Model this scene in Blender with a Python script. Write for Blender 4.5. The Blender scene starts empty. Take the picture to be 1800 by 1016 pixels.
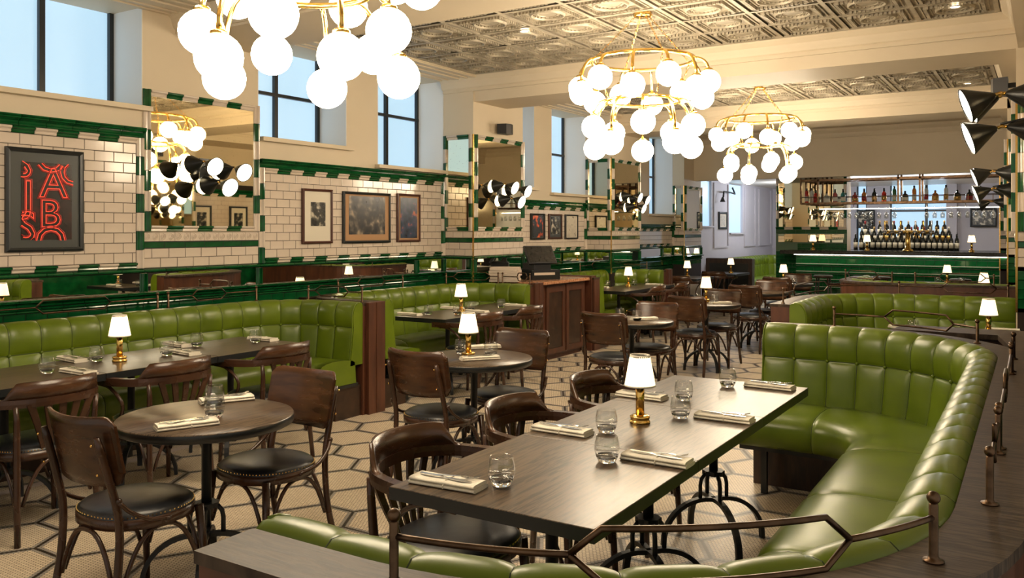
import bpy, math, random
from math import pi, sin, cos, radians, sqrt
from mathutils import Vector, Matrix
random.seed(7)
S = bpy.context.scene
C = S.collection
# ---------------------------------------------------------------- camera
F = 1489.0; HC = 1.58; TH = math.atan(940 / 1489.0)
cd = bpy.data.cameras.new('camera'); cam = bpy.data.objects.new('camera', cd); C.objects.link(cam)
cd.sensor_fit = 'HORIZONTAL'; cd.sensor_width = 36; cd.lens = F / 1800 * 36
cd.shift_y = -104 / 1800.0; cd.clip_start = .05
cam.location = (0, 0, HC); cam.rotation_euler = (pi / 2, 0, TH)
S.camera = cam
SI, CO = sin(TH), cos(TH)
def at(u, v, z):
    d = (HC - z) * F / (v - 404.0); r = (u - 900) / F
    return (d * (-SI + CO * r), d * (CO + SI * r))
def yat(u, x):
    r = (u - 900) / F; return x * (CO + SI * r) / (-SI + CO * r)
def xat(u, y):
    r = (u - 900) / F; return y * (-SI + CO * r) / (CO + SI * r)
def zat(v, x, y):
    return HC - (v - 404.0) * (-x * SI + y * CO) / F
# ---------------------------------------------------------------- world, exposure
S.view_settings.view_transform = 'Standard'; S.view_settings.look = 'None'
S.view_settings.exposure = 0.14; S.view_settings.gamma = 1.0; S.view_settings.use_curve_mapping = False
W = bpy.data.worlds.new('world'); S.world = W; W.use_nodes = True
W.node_tree.nodes['Background'].inputs[0].default_value = (1.0, .90, .76, 1)
W.node_tree.nodes['Background'].inputs[1].default_value = 0.55
S.cycles.max_bounces = 8; S.cycles.transparent_max_bounces = 12
S.cycles.sample_clamp_indirect = 6; S.cycles.caustics_reflective = False; S.cycles.caustics_refractive = False
GLOBE_E = 24.0; SHADE_E = 2.0; WIN_E = .88
def light(kind, name, loc, energy, col, size=.1, rot=(0, 0, 0), **kw):
    l = bpy.data.lights.new(name, kind); l.energy = energy; l.color = col
    if kind == 'AREA': l.size = size
    elif kind in ('POINT', 'SPOT'): l.shadow_soft_size = size
    for k, v in kw.items(): setattr(l, k, v)
    o = bpy.data.objects.new(name, l); C.objects.link(o); o.location = loc; o.rotation_euler = rot
    return o
# ---------------------------------------------------------------- materials
M = {}
def mat(name, col, rough=.5, metal=0, **kw):
    m = bpy.data.materials.new(name); m.use_nodes = True
    b = m.node_tree.nodes['Principled BSDF']
    b.inputs['Base Color'].default_value = (*col, 1); b.inputs['Roughness'].default_value = rough
    b.inputs['Metallic'].default_value = metal
    for k, v in kw.items(): b.inputs[k].default_value = v
    M[name] = m; return m
def nz(m, kind, scale, c0, c1, lo=.3, hi=.7, stretch=(1, 1, 1), coord='Object', bump=0, detail=4, rough=None, dist=0.0):
    """colour variation between c0 and c1 driven by noise/wave; optional bump and roughness range"""
    nt = m.node_tree; b = nt.nodes['Principled BSDF']
    tc = nt.nodes.new('ShaderNodeTexCoord'); mp = nt.nodes.new('ShaderNodeMapping'); mp.inputs['Scale'].default_value = stretch
    nt.links.new(tc.outputs[coord], mp.inputs['Vector'])
    if kind == 'wave':
        t = nt.nodes.new('ShaderNodeTexWave'); t.inputs['Scale'].default_value = scale; t.inputs['Distortion'].default_value = 6 + dist
        t.inputs['Detail'].default_value = detail; out = t.outputs['Fac']
    else:
        t = nt.nodes.new('ShaderNodeTexNoise'); t.inputs['Scale'].default_value = scale; t.inputs['Detail'].default_value = detail
        t.inputs['Distortion'].default_value = dist; out = t.outputs['Fac']
    nt.links.new(mp.outputs[0], t.inputs['Vector'])
    rp = nt.nodes.new('ShaderNodeValToRGB'); rp.color_ramp.elements[0].position = lo; rp.color_ramp.elements[1].position = hi
    rp.color_ramp.elements[0].color = (*c0, 1); rp.color_ramp.elements[1].color = (*c1, 1)
    nt.links.new(out, rp.inputs[0]); nt.links.new(rp.outputs[0], b.inputs['Base Color'])
    if bump:
        bp = nt.nodes.new('ShaderNodeBump'); bp.inputs['Strength'].default_value = bump; bp.inputs['Distance'].default_value = .01
        nt.links.new(out, bp.inputs['Height']); nt.links.new(bp.outputs[0], b.inputs['Normal'])
    if rough:
        mr = nt.nodes.new('ShaderNodeMapRange'); mr.inputs['To Min'].default_value = rough[0]; mr.inputs['To Max'].default_value = rough[1]
        nt.links.new(out, mr.inputs['Value']); nt.links.new(mr.outputs[0], b.inputs['Roughness'])
    return m
nz(mat('wood', (.07, .025, .012), .28), 'noise', 5, (.026, .011, .0055), (.060, .024, .011), stretch=(1, 1, 1), rough=(.2, .34))
nz(mat('wood_panel', (.07, .025, .012), .26), 'noise', 5, (.030, .013, .006), (.085, .034, .013), stretch=(1, 1, 5), rough=(.2, .32))
nz(mat('wood_dark', (.03, .014, .009), .35), 'noise', 9, (.02, .010, .006), (.055, .026, .014), stretch=(5, 1, 1))
nz(mat('wood_red', (.09, .03, .014), .4), 'noise', 12, (.05, .017, .009), (.11, .038, .018), stretch=(1, 1, .25), coord='Object')
nz(mat('oak_top', (.10, .07, .05), .33), 'noise', 7, (.030, .019, .012), (.115, .078, .048), lo=.40, hi=.56, stretch=(13, .8, 1), rough=(.26, .36), bump=.02, detail=10, dist=1.2)
nz(mat('cap_wood', (.10, .07, .05), .33), 'noise', 8, (.03, .020, .014), (.08, .055, .037), lo=.4, hi=.6, stretch=(1.2, 10, 1), coord='Object', rough=(.42, .5), bump=.06, detail=8, dist=1)
nz(mat('leather', (.15, .24, .018), .3), 'noise', 5, (.085, .128, .0045), (.125, .178, .007), rough=(.27, .40), bump=.04, detail=6)
M['leather'].node_tree.nodes['Principled BSDF'].inputs['Specular IOR Level'].default_value = .45
mat('leather_seam', (.012, .025, .003), .7)
for k_, v_ in (('cap_wood', .22), ('oak_top', .38)): M[k_].node_tree.nodes['Principled BSDF'].inputs['Specular IOR Level'].default_value = v_
nz(mat('black_leather', (.012, .013, .015), .34), 'noise', 30, (.010, .011, .014), (.018, .019, .022), bump=.04)
mat('iron', (.012, .014, .016), .45)
mat('black_metal', (.012, .013, .012), .35)
mat('brass', (.78, .48, .14), .18, 1.0)
mat('gold', (.85, .55, .16), .16, 1.0)
nz(mat('bronze', (.20, .12, .07), .35, 1.0), 'noise', 20, (.05, .032, .020), (.15, .092, .055))
mat('steel', (.7, .7, .7), .15, 1.0)
mat('chrome_dark', (.35, .35, .36), .25, 1.0)
nz(mat('cream_tile', (.62, .50, .39), .12), 'noise', 3, (.60, .50, .41), (.70, .60, .50), coord='Object', bump=.02)
nz(mat('green_tile', (.006, .085, .025), .08), 'noise', 7, (.002, .040, .012), (.006, .095, .024), bump=.05)
mat('grout', (.018, .011, .009), .8)
mat('grout_green', (.10, .16, .10), .7)
nz(mat('paint', (.55, .44, .29), .6), 'noise', 1.5, (.64, .54, .395), (.69, .585, .43))
nz(mat('paint_grey', (.36, .35, .39), .6), 'noise', 1.5, (.48, .46, .50), (.52, .50, .54))
mat('reveal_daylit', (.82, .82, .82), .6)  # paler than the wall paint: daylight on the reveals put into the colour
nz(mat('tin', (.33, .28, .20), .42, .15), 'noise', 7, (.26, .225, .165), (.52, .45, .34), rough=(.35, .55), bump=.1)
nz(mat('mirror', (.85, .76, .55), .015, 1.0), 'noise', 45, (.55, .47, .32), (.86, .77, .56), lo=.22, hi=.36, detail=8)
mat('mirror_clear', (.8, .82, .78), .01, 1.0)
nz(mat('linen', (.62, .56, .44), .85), 'noise', 200, (.74, .68, .55), (.82, .76, .64), bump=.05)
mat('black_frame', (.010, .012, .013), .35)
mat('brown_frame', (.07, .02, .012), .35)
mat('mat_white', (.72, .66, .54), .7)
mat('mat_grey', (.045, .05, .048), .4)
mat('mat_tan', (.40, .22, .10), .6)
mat('plastic', (.02, .02, .023), .35)
mat('grey_plastic', (.10, .10, .10), .4)
mat('paper', (.62, .52, .42), .8)
nz(mat('marble', (.6, .25, .1), .2), 'noise', 40, (.28, .10, .04), (.66, .36, .2), detail=8)
nz(mat('stone', (.02, .02, .02), .15), 'noise', 30, (.012, .012, .012), (.04, .035, .03), detail=8)
mat('light_stone', (.75, .7, .6), .3)
def emis(name, col, st, base=(.8, .8, .8)):
    m = mat(name, base, .4); b = m.node_tree.nodes['Principled BSDF']
    b.inputs['Emission Color'].default_value = (*col, 1); b.inputs['Emission Strength'].default_value = st; return m
emis('globe', (1.0, .83, .60), GLOBE_E)
emis('lamp_shade', (1.0, .74, .40), SHADE_E)
emis('cone_light', (1.0, .88, .66), 9)
emis('spot_glow', (1.0, .9, .7), 20)
emis('neon', (1.0, .07, .03), 1.0, (.5, .02, .01)); emis('strip_glow', (1, .93, .75), 12); mat('neon_red', (.35, .012, .008), .4)
emis('frosted', (.40, .62, .80), WIN_E, (.3, .4, .5))
def glassmat(name, col, rough=0.0):
    m = mat(name, col, rough, 0, **{'Transmission Weight': 1.0, 'IOR': 1.45}); return m
glassmat('solid_glass', (1, 1, 1))
def thin_glass(name='glass', lo=.08):
    m = mat(name, (1, 1, 1), 0); nt = m.node_tree; nt.nodes.remove(nt.nodes['Principled BSDF']); o = nt.nodes['Material Output']
    t = nt.nodes.new('ShaderNodeBsdfTransparent'); g_ = nt.nodes.new('ShaderNodeBsdfGlossy'); g_.inputs['Roughness'].default_value = .02; lw = nt.nodes.new('ShaderNodeLayerWeight'); pw_ = nt.nodes.new('ShaderNodeMath'); pw_.operation = 'POWER'; pw_.inputs[1].default_value = 4; nt.links.new(lw.outputs['Facing'], pw_.inputs[0]); f = nt.nodes.new('ShaderNodeMapRange'); f.inputs['To Min'].default_value = lo; f.inputs['To Max'].default_value = .75; nt.links.new(pw_.outputs[0], f.inputs['Value'])
    t.inputs[0].default_value = (.97, .975, .97, 1); x = nt.nodes.new('ShaderNodeMixShader'); nt.links.new(f.outputs[0], x.inputs[0]); nt.links.new(t.outputs[0], x.inputs[1]); nt.links.new(g_.outputs[0], x.inputs[2]); nt.links.new(x.outputs[0], o.inputs[0])
thin_glass(); thin_glass('crystal', .25)
for n_, c_ in (('red', (.65, .04, .025)), ('amber', (.7, .24, .04)), ('green', (.05, .18, .07)), ('clear', (.75, .78, .75)), ('teal', (.05, .3, .28)), ('pink', (.5, .12, .12))):
    mat('b_' + n_, c_, .08, 0, **{'Transmission Weight': .35, 'Coat Weight': .5})
mat('b_black', (.012, .014, .012), .1)
mat('label', (.72, .68, .58), .6); mat('foil_red', (.3, .02, .02), .3); mat('foil_gold', (.6, .38, .12), .3, .8)
# picture prints
def printmat(name, scale, cols, seed, tex='noise'):
    m = mat(name, (.1, .1, .1), .25); nt = m.node_tree; b = nt.nodes['Principled BSDF']
    tc = nt.nodes.new('ShaderNodeTexCoord'); mp = nt.nodes.new('ShaderNodeMapping'); mp.inputs['Location'].default_value = (seed, seed * 2, 0)
    t = nt.nodes.new('ShaderNodeTexNoise' if tex == 'noise' else 'ShaderNodeTexVoronoi'); t.inputs['Scale'].default_value = scale
    rp = nt.nodes.new('ShaderNodeValToRGB'); el = rp.color_ramp.elements
    while len(el) < len(cols): el.new(.5)
    for i, (p, c) in enumerate(cols): el[i].position = p; el[i].color = (*c, 1)
    nt.links.new(tc.outputs['Object'], mp.inputs[0]); nt.links.new(mp.outputs[0], t.inputs['Vector'])
    nt.links.new(t.outputs[0] if tex == 'noise' else t.outputs['Distance'], rp.inputs[0]); nt.links.new(rp.outputs[0], b.inputs['Base Color'])
printmat('print_photo', 14, [(.35, (.01, .01, .01)), (.5, (.05, .05, .04)), (.62, (.5, .45, .35))], 1)
printmat('print_dark', 9, [(.3, (.012, .012, .02)), (.5, (.04, .035, .03)), (.6, (.12, .10, .08)), (.7, (.4, .3, .2))], 4)
printmat('print_blue', 11, [(.3, (.01, .012, .03)), (.5, (.02, .04, .08)), (.6, (.05, .05, .10)), (.72, (.5, .12, .05))], 9)
printmat('print_fire', 9, [(.35, (.01, .01, .01)), (.52, (.02, .02, .02)), (.6, (.6, .08, .02)), (.75, (.8, .3, .05))], 5)
printmat('print_sketch', 12, [(.3, (.5, .45, .38)), (.6, (.62, .56, .46)), (.7, (.05, .04, .03))], 6)
printmat('print_neon_ground', 6, [(.3, (.008, .01, .01)), (.6, (.03, .012, .01)), (.8, (.10, .01, .01))], 2)

# --- hexagon mosaic floor (small tiles under 10 px: material) ---
def floor_mat():
    m = mat('hex_floor', (.5, .4, .3), .35); nt = m.node_tree; b = nt.nodes['Principled BSDF']; L = nt.links.new
    def mth(op, a, c=None, d=None):
        n = nt.nodes.new('ShaderNodeMath'); n.operation = op
        for i, x in enumerate((a, c, d)):
            if x is None: continue
            if isinstance(x, (int, float)): n.inputs[i].default_value = x
            else: L(x, n.inputs[i])
        return n.outputs[0]
    g = nt.nodes.new('ShaderNodeNewGeometry'); sp = nt.nodes.new('ShaderNodeSeparateXYZ'); L(g.outputs['Position'], sp.inputs[0])
    R3 = sqrt(3)
    def hexcell(x, y):   # hexagons with flat left and right sides, width 1; returns the offset from the nearest centre
        def md(v, r): return mth('SUBTRACT', mth('MULTIPLY', mth('FRACT', mth('DIVIDE', v, r)), r), r / 2)
        ax, ay = md(x, 1), md(y, R3); bx, by = md(mth('SUBTRACT', x, .5), 1), md(mth('SUBTRACT', y, R3 / 2), R3)
        da = mth('ADD', mth('MULTIPLY', ax, ax), mth('MULTIPLY', ay, ay)); db = mth('ADD', mth('MULTIPLY', bx, bx), mth('MULTIPLY', by, by))
        k = mth('LESS_THAN', da, db); ik = mth('SUBTRACT', 1, k)
        return mth('ADD', mth('MULTIPLY', ax, k), mth('MULTIPLY', bx, ik)), mth('ADD', mth('MULTIPLY', ay, k), mth('MULTIPLY', by, ik))
    def hexd(x, y):
        x = mth('ABSOLUTE', x); y = mth('ABSOLUTE', y)
        return mth('MAXIMUM', x, mth('ADD', mth('MULTIPLY', x, .5), mth('MULTIPLY', y, R3 / 2)))
    P = .02
    # a large-hexagon centre lies at (-4.125, 2.498)
    x = mth('ADD', mth('DIVIDE', mth('ADD', sp.outputs[0], 4.125 + 40), P), .5)
    y = mth('ADD', mth('DIVIDE', mth('ADD', sp.outputs[1], -2.498 + P * R3 * 600), P), R3 / 2)
    cx, cy = hexcell(x, y); sd = hexd(cx, cy)
    grout = mth('GREATER_THAN', sd, .435)
    X0 = mth('SUBTRACT', mth('SUBTRACT', mth('SUBTRACT', x, cx), .5), 40 / P); Y0 = mth('SUBTRACT', mth('SUBTRACT', mth('SUBTRACT', y, cy), R3 / 2), R3 * 600)
    WL = 12 * R3; KB = 200
    lx = mth('ADD', mth('DIVIDE', Y0, WL), KB + .5); ly = mth('ADD', mth('DIVIDE', X0, WL), KB * R3 + R3 / 2)
    hx, hy = hexcell(lx, ly); ld = mth('MULTIPLY', mth('SUBTRACT', .5, hexd(hx, hy)), WL)   # in tile widths from the large edge
    black = mth('LESS_THAN', ld, .45); grey = mth('LESS_THAN', ld, 1.35)
    nzn = nt.nodes.new('ShaderNodeTexNoise'); nzn.inputs['Scale'].default_value = 1.3; L(g.outputs['Position'], nzn.inputs['Vector'])
    wn = nt.nodes.new('ShaderNodeTexWhiteNoise'); cb = nt.nodes.new('ShaderNodeCombineXYZ'); L(mth('ROUND', mth('MULTIPLY', X0, 2)), cb.inputs[0]); L(mth('ROUND', Y0), cb.inputs[1]); L(cb.outputs[0], wn.inputs['Vector'])
    def mix(f, a, c):
        n = nt.nodes.new('ShaderNodeMix'); n.data_type = 'RGBA'; L(f, n.inputs[0])
        for i, q in ((6, a), (7, c)):
            if isinstance(q, tuple): n.inputs[i].default_value = (*q, 1)
            else: L(q, n.inputs[i])
        return n.outputs[2]
    base = mix(wn.outputs[0], (.66, .54, .38), (.78, .66, .49))
    base = mix(mth('MULTIPLY', nzn.outputs[0], .5), base, (.62, .52, .39))
    c = mix(grey, base, (.30, .28, .25)); c = mix(black, c, (.018, .018, .018)); c = mix(grout, c, (.10, .055, .03))
    # light border stripe beside the left banquettes
    bs = mth('MULTIPLY', mth('LESS_THAN', sp.outputs[0], -5.26), mth('GREATER_THAN', sp.outputs[0], -5.34)); c = mix(bs, c, (.6, .5, .45))
    L(c, b.inputs['Base Color'])
    bp = nt.nodes.new('ShaderNodeBump'); bp.inputs['Strength'].default_value = .3; bp.inputs['Distance'].default_value = .002; L(mth('SUBTRACT', 1, grout), bp.inputs['Height']); L(bp.outputs[0], b.inputs['Normal'])
floor_mat()
# ---------------------------------------------------------------- mesh helpers
class MB:
    def __init__(s): s.v = []; s.f = []; s.sm = []
    def add(s, vs, fs, smooth=False, m=None):
        k = len(s.v); s.v += [tuple(m @ Vector(v)) if m is not None else tuple(v) for v in vs]
        for f in fs: s.f.append([i + k for i in f]); s.sm.append(smooth)
        return s
    def box(s, x0, x1, y0, y1, z0, z1, m=None):
        v = [(x, y, z) for z in (z0, z1) for y in (y0, y1) for x in (x0, x1)]
        return s.add(v, [(0, 2, 3, 1), (4, 5, 7, 6), (0, 1, 5, 4), (2, 6, 7, 3), (0, 4, 6, 2), (1, 3, 7, 5)], False, m)
    def bbox(s, x0, x1, y0, y1, z0, z1, b=.004, m=None):   # box with a chamfered top rim
        v = [(x0, y0, z0), (x1, y0, z0), (x1, y1, z0), (x0, y1, z0), (x0, y0, z1 - b), (x1, y0, z1 - b), (x1, y1, z1 - b), (x0, y1, z1 - b),
             (x0 + b, y0 + b, z1), (x1 - b, y0 + b, z1), (x1 - b, y1 - b, z1), (x0 + b, y1 - b, z1)]
        f = [(3, 2, 1, 0), (8, 9, 10, 11)]
        for i in range(4):
            j = (i + 1) % 4; f += [(i, j, 4 + j, 4 + i), (4 + i, 4 + j, 8 + j, 8 + i)]
        return s.add(v, f, False, m)
    def prism(s, pts, z0, z1, m=None, smooth=False):
        n = len(pts); v = [(p[0], p[1], z0) for p in pts] + [(p[0], p[1], z1) for p in pts]
        f = [list(range(n - 1, -1, -1)), list(range(n, 2 * n))]
        s.add(v, f, False, m); k = len(s.v) - 2 * n
        for i in range(n): s.f.append([k + i, k + (i + 1) % n, k + n + (i + 1) % n, k + n + i]); s.sm.append(smooth)
        return s
    def lathe(s, prof, n=20, c=(0, 0, 0), m=None, smooth=True, ex=None):
        v = []; f = []
        for r, z in prof:
            for i in range(n):
                a = 2 * pi * i / n; x, y = r * cos(a), r * sin(a)
                v.append((c[0] + x, c[1] + y, c[2] + z))
        for j in range(len(prof) - 1):
            for i in range(n):
                a, b = j * n + i, j * n + (i + 1) % n; f.append((a, b, b + n, a + n))
        k = len(prof) - 1
        if prof[0][0] > 1e-6: f.append(list(range(n - 1, -1, -1)))
        if prof[k][0] > 1e-6: f.append([k * n + i for i in range(n)])
        return s.add(v, f, smooth, m)
    def tube(s, pts, r, n=8, closed=False, m=None, flat=None, cap=True):
        P = [Vector(p) for p in pts]; N = len(P); R = r if isinstance(r, (list, tuple)) else [r] * N
        v = []; f = []; up = None
        for i, p in enumerate(P):
            if closed: t = P[(i + 1) % N] - P[i - 1]
            else: t = P[min(i + 1, N - 1)] - P[max(i - 1, 0)]
            t.normalize()
            if up is None:
                up = Vector((0, 0, 1)) if abs(t.z) < .9 else Vector((0, 1, 0))
            sd = t.cross(up).normalized(); u2 = sd.cross(t).normalized(); up = u2
            for k in range(n):
                a = 2 * pi * k / n + pi / n
                e = (flat[0], flat[1]) if flat else (1, 1)
                v.append(p + (sd * cos(a) * e[0] + u2 * sin(a) * e[1]) * R[i])
        for i in range(N if closed else N - 1):
            for k in range(n):
                a, b = i * n + k, i * n + (k + 1) % n; j = (i + 1) % N
                f.append((a, b, j * n + (k + 1) % n, j * n + k))
        if not closed and cap: f += [list(range(n - 1, -1, -1)), [(N - 1) * n + k for k in range(n)]]
        return s.add(v, f, n > 4, m)
    def ball(s, c, r, n=12, k=8, sc=(1, 1, 1)):
        prof = [(r * sin(pi * j / k), -r * cos(pi * j / k)) for j in range(k + 1)]
        prof[0] = (0, -r); prof[-1] = (0, r)
        return s.lathe([(a * sc[0], b * sc[2]) for a, b in prof], n, c)
    def grid(s, rows, smooth=True, close=False):
        n = len(rows[0]); v = [p for r in rows for p in r]; f = []
        for j in range(len(rows) - 1):
            for i in range(n - 1 + (1 if close else 0)):
                a = j * n + i; b = j * n + (i + 1) % n; f.append((a, b, b + n, a + n))
        return s.add(v, f, smooth)
    def mesh(s, name, m):
        me = bpy.data.meshes.new(name); me.from_pydata([tuple(v) for v in s.v], [], s.f)
        me.polygons.foreach_set('use_smooth', s.sm); me.materials.append(M[m] if isinstance(m, str) else m); me.update()
        return me
def tag(o, label=None, cat=None, group=None, kind=None):
    for k, v in (('label', label), ('category', cat), ('group', group), ('kind', kind)):
        if v: o[k] = v
    return o
def obj(name, me, parent=None, loc=(0, 0, 0), rot=(0, 0, 0), sc=None):
    o = bpy.data.objects.new(name, me); C.objects.link(o)
    o.location = loc; o.rotation_euler = rot
    if sc: o.scale = sc
    if parent: o.parent = parent
    return o
def part(name, mb, m, parent, label=None, kind=None):
    o = obj(name, mb.mesh(name, m), parent)
    if label: o['label'] = label
    if kind: o['kind'] = kind
    return o
def thing(name, label, cat, loc=(0, 0, 0), rz=0, group=None):
    return tag(obj(name, None, None, loc, (0, 0, rz)), label, cat, group)
def struct(name, mb, m):
    return tag(obj(name, mb.mesh(name, m)), kind='structure')
KIDS = {}
def copy_tree(o, parent=None):
    c = o.copy(); C.objects.link(c)
    if parent: c.parent = parent
    for k in kids(o): copy_tree(k, c)
    return c
def kids(o):
    if o.name not in KIDS: KIDS[o.name] = [x for x in o.children]
    return KIDS[o.name]
def dup(proto, loc, rz=0, label=None, group=None, first=[]):
    if proto.name in first: o = copy_tree(proto)
    else: kids(proto); [kids(k) for k in kids(proto)]; o = proto; first.append(proto.name)
    o.location = loc; o.rotation_euler = (0, 0, rz)
    if label: o['label'] = label
    if group: o['group'] = group
    return o
def spline(pts, n=6):
    P = [Vector(p) for p in pts]; P = [P[0] * 2 - P[1]] + P + [P[-1] * 2 - P[-2]]; out = []
    for i in range(1, len(P) - 2):
        for k in range(n):
            t = k / n; a, b, c, d = P[i - 1], P[i], P[i + 1], P[i + 2]
            out.append(.5 * ((2 * b) + (c - a) * t + (2 * a - 5 * b + 4 * c - d) * t * t + (3 * b - a - 3 * c + d) * t ** 3))
    return out + [P[-2]]
# ---------------------------------------------------------------- setting
WX = -6.1; PW = .1575; PH = .0783
PIERX = -5.67
struct('floor', MB().box(-7.2, 1.2, -4, 24, -.05, 0), 'hex_floor')
BAYS = [(1.9, 4.14, 2.56), (5.31, 6.47, 2.43), (6.95, 8.13, 2.28), (9.24, 10.25, 2.17), (10.74, 11.82, 2.12), (12.89, 13.8, 1.97), (14.33, 15.47, 1.87), (17.0, 17.7, 1.66), (18.9, 19.9, 1.51)]
wl = MB(); y = -1.5
for i, (a, b, s) in enumerate(BAYS):
    top = 3.43 if i < 7 else 2.6
    if a < 16: wl.box(-6.75, WX, y, a, 0, 3.5)
    elif i == 7: wl.box(-6.75, WX, y, 16.4, 0, 3.5)
    if i < 7: wl.box(-6.75, WX, a, b, 0, s)
    if i < 7: wl.box(-6.75, WX, a, b, top, 3.5)
    y = b
struct('wall_left', wl, 'paint')
g = MB().box(-6.75, WX + .001, 16.4, 17.0, 0, 2.7).box(-6.75, WX + .001, 17.0, 17.7, 0, 1.66).box(-6.75, WX + .001, 17.7, 18.9, 0, 2.7).box(-6.75, WX + .001, 18.9, 19.9, 0, 1.51).box(-6.75, WX + .001, 19.9, 22.5, 0, 2.7)
for a, b in ((17.8, 18.8), (20.0, 20.9), (21.2, 22.3)):    # raised rectangular panel mouldings on the grey wall
    for (p, q, z0, z1) in ((a, b, 1.18, 1.22), (a, a + .04, 1.22, 2.6), (b - .04, b, 1.22, 2.6)): g.box(WX, WX + .03, p, q, z0, z1)
struct('wall_left', g, 'paint_grey')
# far wall behind the bar, with openings for its windows
fw = MB(); xs = [(-5.05, -4.55), (-4.02, -3.78), (-3.25, -1.95)]; x = -6.75
for a, b in xs:
    fw.box(x, a, 22.5, 22.8, 0, 2.7); fw.box(a, b, 22.5, 22.8, 0, 1.2 if a > -4.5 else 1.45); x = b
fw.box(x, .6, 22.5, 22.8, 0, 2.7)
fw.box(-6.1, .6, 22.46, 22.5, 1.1, 1.16).box(-2.0, -1.78, 22.3, 22.5, 0, 2.7).box(-4.45, -4.25, 22.3, 22.5, 0, 2.7)
struct('wall_back', fw, 'paint_grey')
struct('wall_right', MB().box(.45, .7, 2.6, 22.5, 0, 3.5), 'paint')
struct('wall_right', MB().box(.44, .45, 2.6, 16, 1.3, 2.3), 'cream_tile')
struct('wall_right', MB().box(.43, .45, 2.6, 16, .2, 1.3), 'green_tile')
# windows
def window(n, y0, y1, sill, top, bars=(), hbars=()):
    w = tag(obj('window_%d' % n, None), kind='structure')
    X = -6.49
    part('pane', MB().box(X - .03, X - .02, y0, y1, sill, top), 'frosted', w)
    f = MB()
    for b in [y0 + .02, y1 - .02] + list(bars): f.box(X - .02, X + .015, b - .022, b + .022, sill, top)
    for h in [top - .02] + list(hbars): f.box(X - .02, X + .018, y0, y1, h - .016, h + .016)
    part('window_frame', f, 'black_frame', w)
    part('reveal', MB().box(X, WX - .001, y1 - .006, y1 + .0, sill, top).box(X, WX - .001, y0, y0 + .006, sill, top), 'reveal_daylit', w)
    part('sill', MB().box(X + .01, WX + .07, y0 - .05 if n not in (2, 4, 6) else y0 + .005, (y1 + .05) if y1 not in (8.13, 11.82, 15.47) else y1, sill - .035, sill + .003), 'paint', w)
window(1, 1.9, 4.14, 2.56, 3.43, (2.7, 3.55), ())
window(2, 5.31, 6.47, 2.43, 3.43, (5.87,), (2.92,))
window(3, 6.95, 8.13, 2.28, 3.43, (7.54,), (2.91,))
window(4, 9.24, 10.25, 2.17, 3.43, (9.75,), (2.85,))
window(5, 10.74, 11.82, 2.12, 3.43, (11.3,), (2.75,))
window(6, 12.89, 13.8, 1.97, 3.43, (13.4,), (2.7,))
window(7, 14.33, 15.47, 1.87, 3.43, (14.95,), (2.6,))
for n, (a, b, s) in ((8, BAYS[7]), (9, BAYS[8])):
    w = tag(obj('window_%d' % n, None), kind='structure')
    part('pane', MB().box(-6.16, -6.15, a, b, s, 2.62), 'frosted', w)
    part('sill', MB().box(-6.14, WX + .06, a - .03, b + .05, s - .03, s + .003), 'paint_grey', w)
for n, (a, b), s in ((10, xs[0], 1.45), (11, xs[1], 1.2), (12, xs[2], 1.2)):
    w = tag(obj('window_%d' % n, None), kind='structure')
    part('pane', MB().box(a, b, 22.62, 22.64, s, 2.7), 'frosted', w)
    f = MB()
    for q in ([a, b] if n < 12 else [a, (a + b) / 2 + .15, b]): f.box(q - .03, q + .03, 22.56, 22.61, s, 2.7)
    f.box(a, b, 22.56, 22.61, 2.02, 2.07)
    part('window_frame', f, 'black_frame', w)
# pier shafts
struct('wall_left', MB().box(-6.3, PIERX, 8.13, 9.24, 0, 3.44), 'paint')
struct('wall_left', MB().box(-6.3, PIERX + .01, 11.82, 12.89, 0, 3.44), 'paint')
struct('wall_left', MB().box(-6.3, -5.87, 15.47, 16.4, 0, 3.44), 'paint')
struct('wall_right', MB().box(-.02, .45, 4.13, 5.3, 0, 3.2), 'paint')
RP = [(-.02, 4.13, 5.3), (xat(1786, 8.13), 8.13, 9.1), (xat(1770.5, 12.1), 12.1, 13.0), (xat(1757, 16.2), 16.2, 17.0)]
for x, a, b in RP[1:]: struct('wall_right', MB().box(x, .45, a, b, 0, 3.2), 'paint')
# ceiling: slab, tin panels, beams, cornices
struct('ceiling', MB().box(-6.75, .7, -1, 16, 3.40, 3.5), 'paint')
struct('ceiling', MB().box(-6.75, .7, 16.1, 22.5, 2.66, 2.72), 'light_stone')
struct('wall_back', MB().box(-6.1, .45, 16.0, 16.15, 2.54, 3.45), 'paint')     # bulkhead over the bar
BE = [(.1, .85, 3.08), (4.46, 5.2, 3.18), (8.15, 8.85, 3.08), (12.1, 12.82, 3.08)]
for a, b, z in BE:
    struct('ceiling_beam', MB().box(-6.1, .45, a, b, z, 3.45), 'paint')
lt = MB().box(-6.75, -5.56, -1, 16, 3.352, 3.45)
for x, w_ in ((-5.60, .03), (-5.70, .015), (-5.86, .05), (-5.98, .02), (-6.08, .025)): lt.box(x - w_, x + w_, -1, 16, 3.338, 3.352)
struct('ceiling', lt, 'paint')
COF = [(.85, 4.46, -.20), (5.2, 8.13, -.20), (8.85, 12.1, -.37), (12.82, 16.0, -.5)]
for a, b, xr in COF: struct('ceiling_beam', MB().box(xr, .45, a, b, 3.08, 3.45), 'paint')
CP = [(0, .12), (0, .10), (.02, .10), (.03, .075), (.035, .05), (.07, .03), (.10, .02), (.105, 0), (.12, 0)]   # (inward, down from 3.38)
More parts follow.
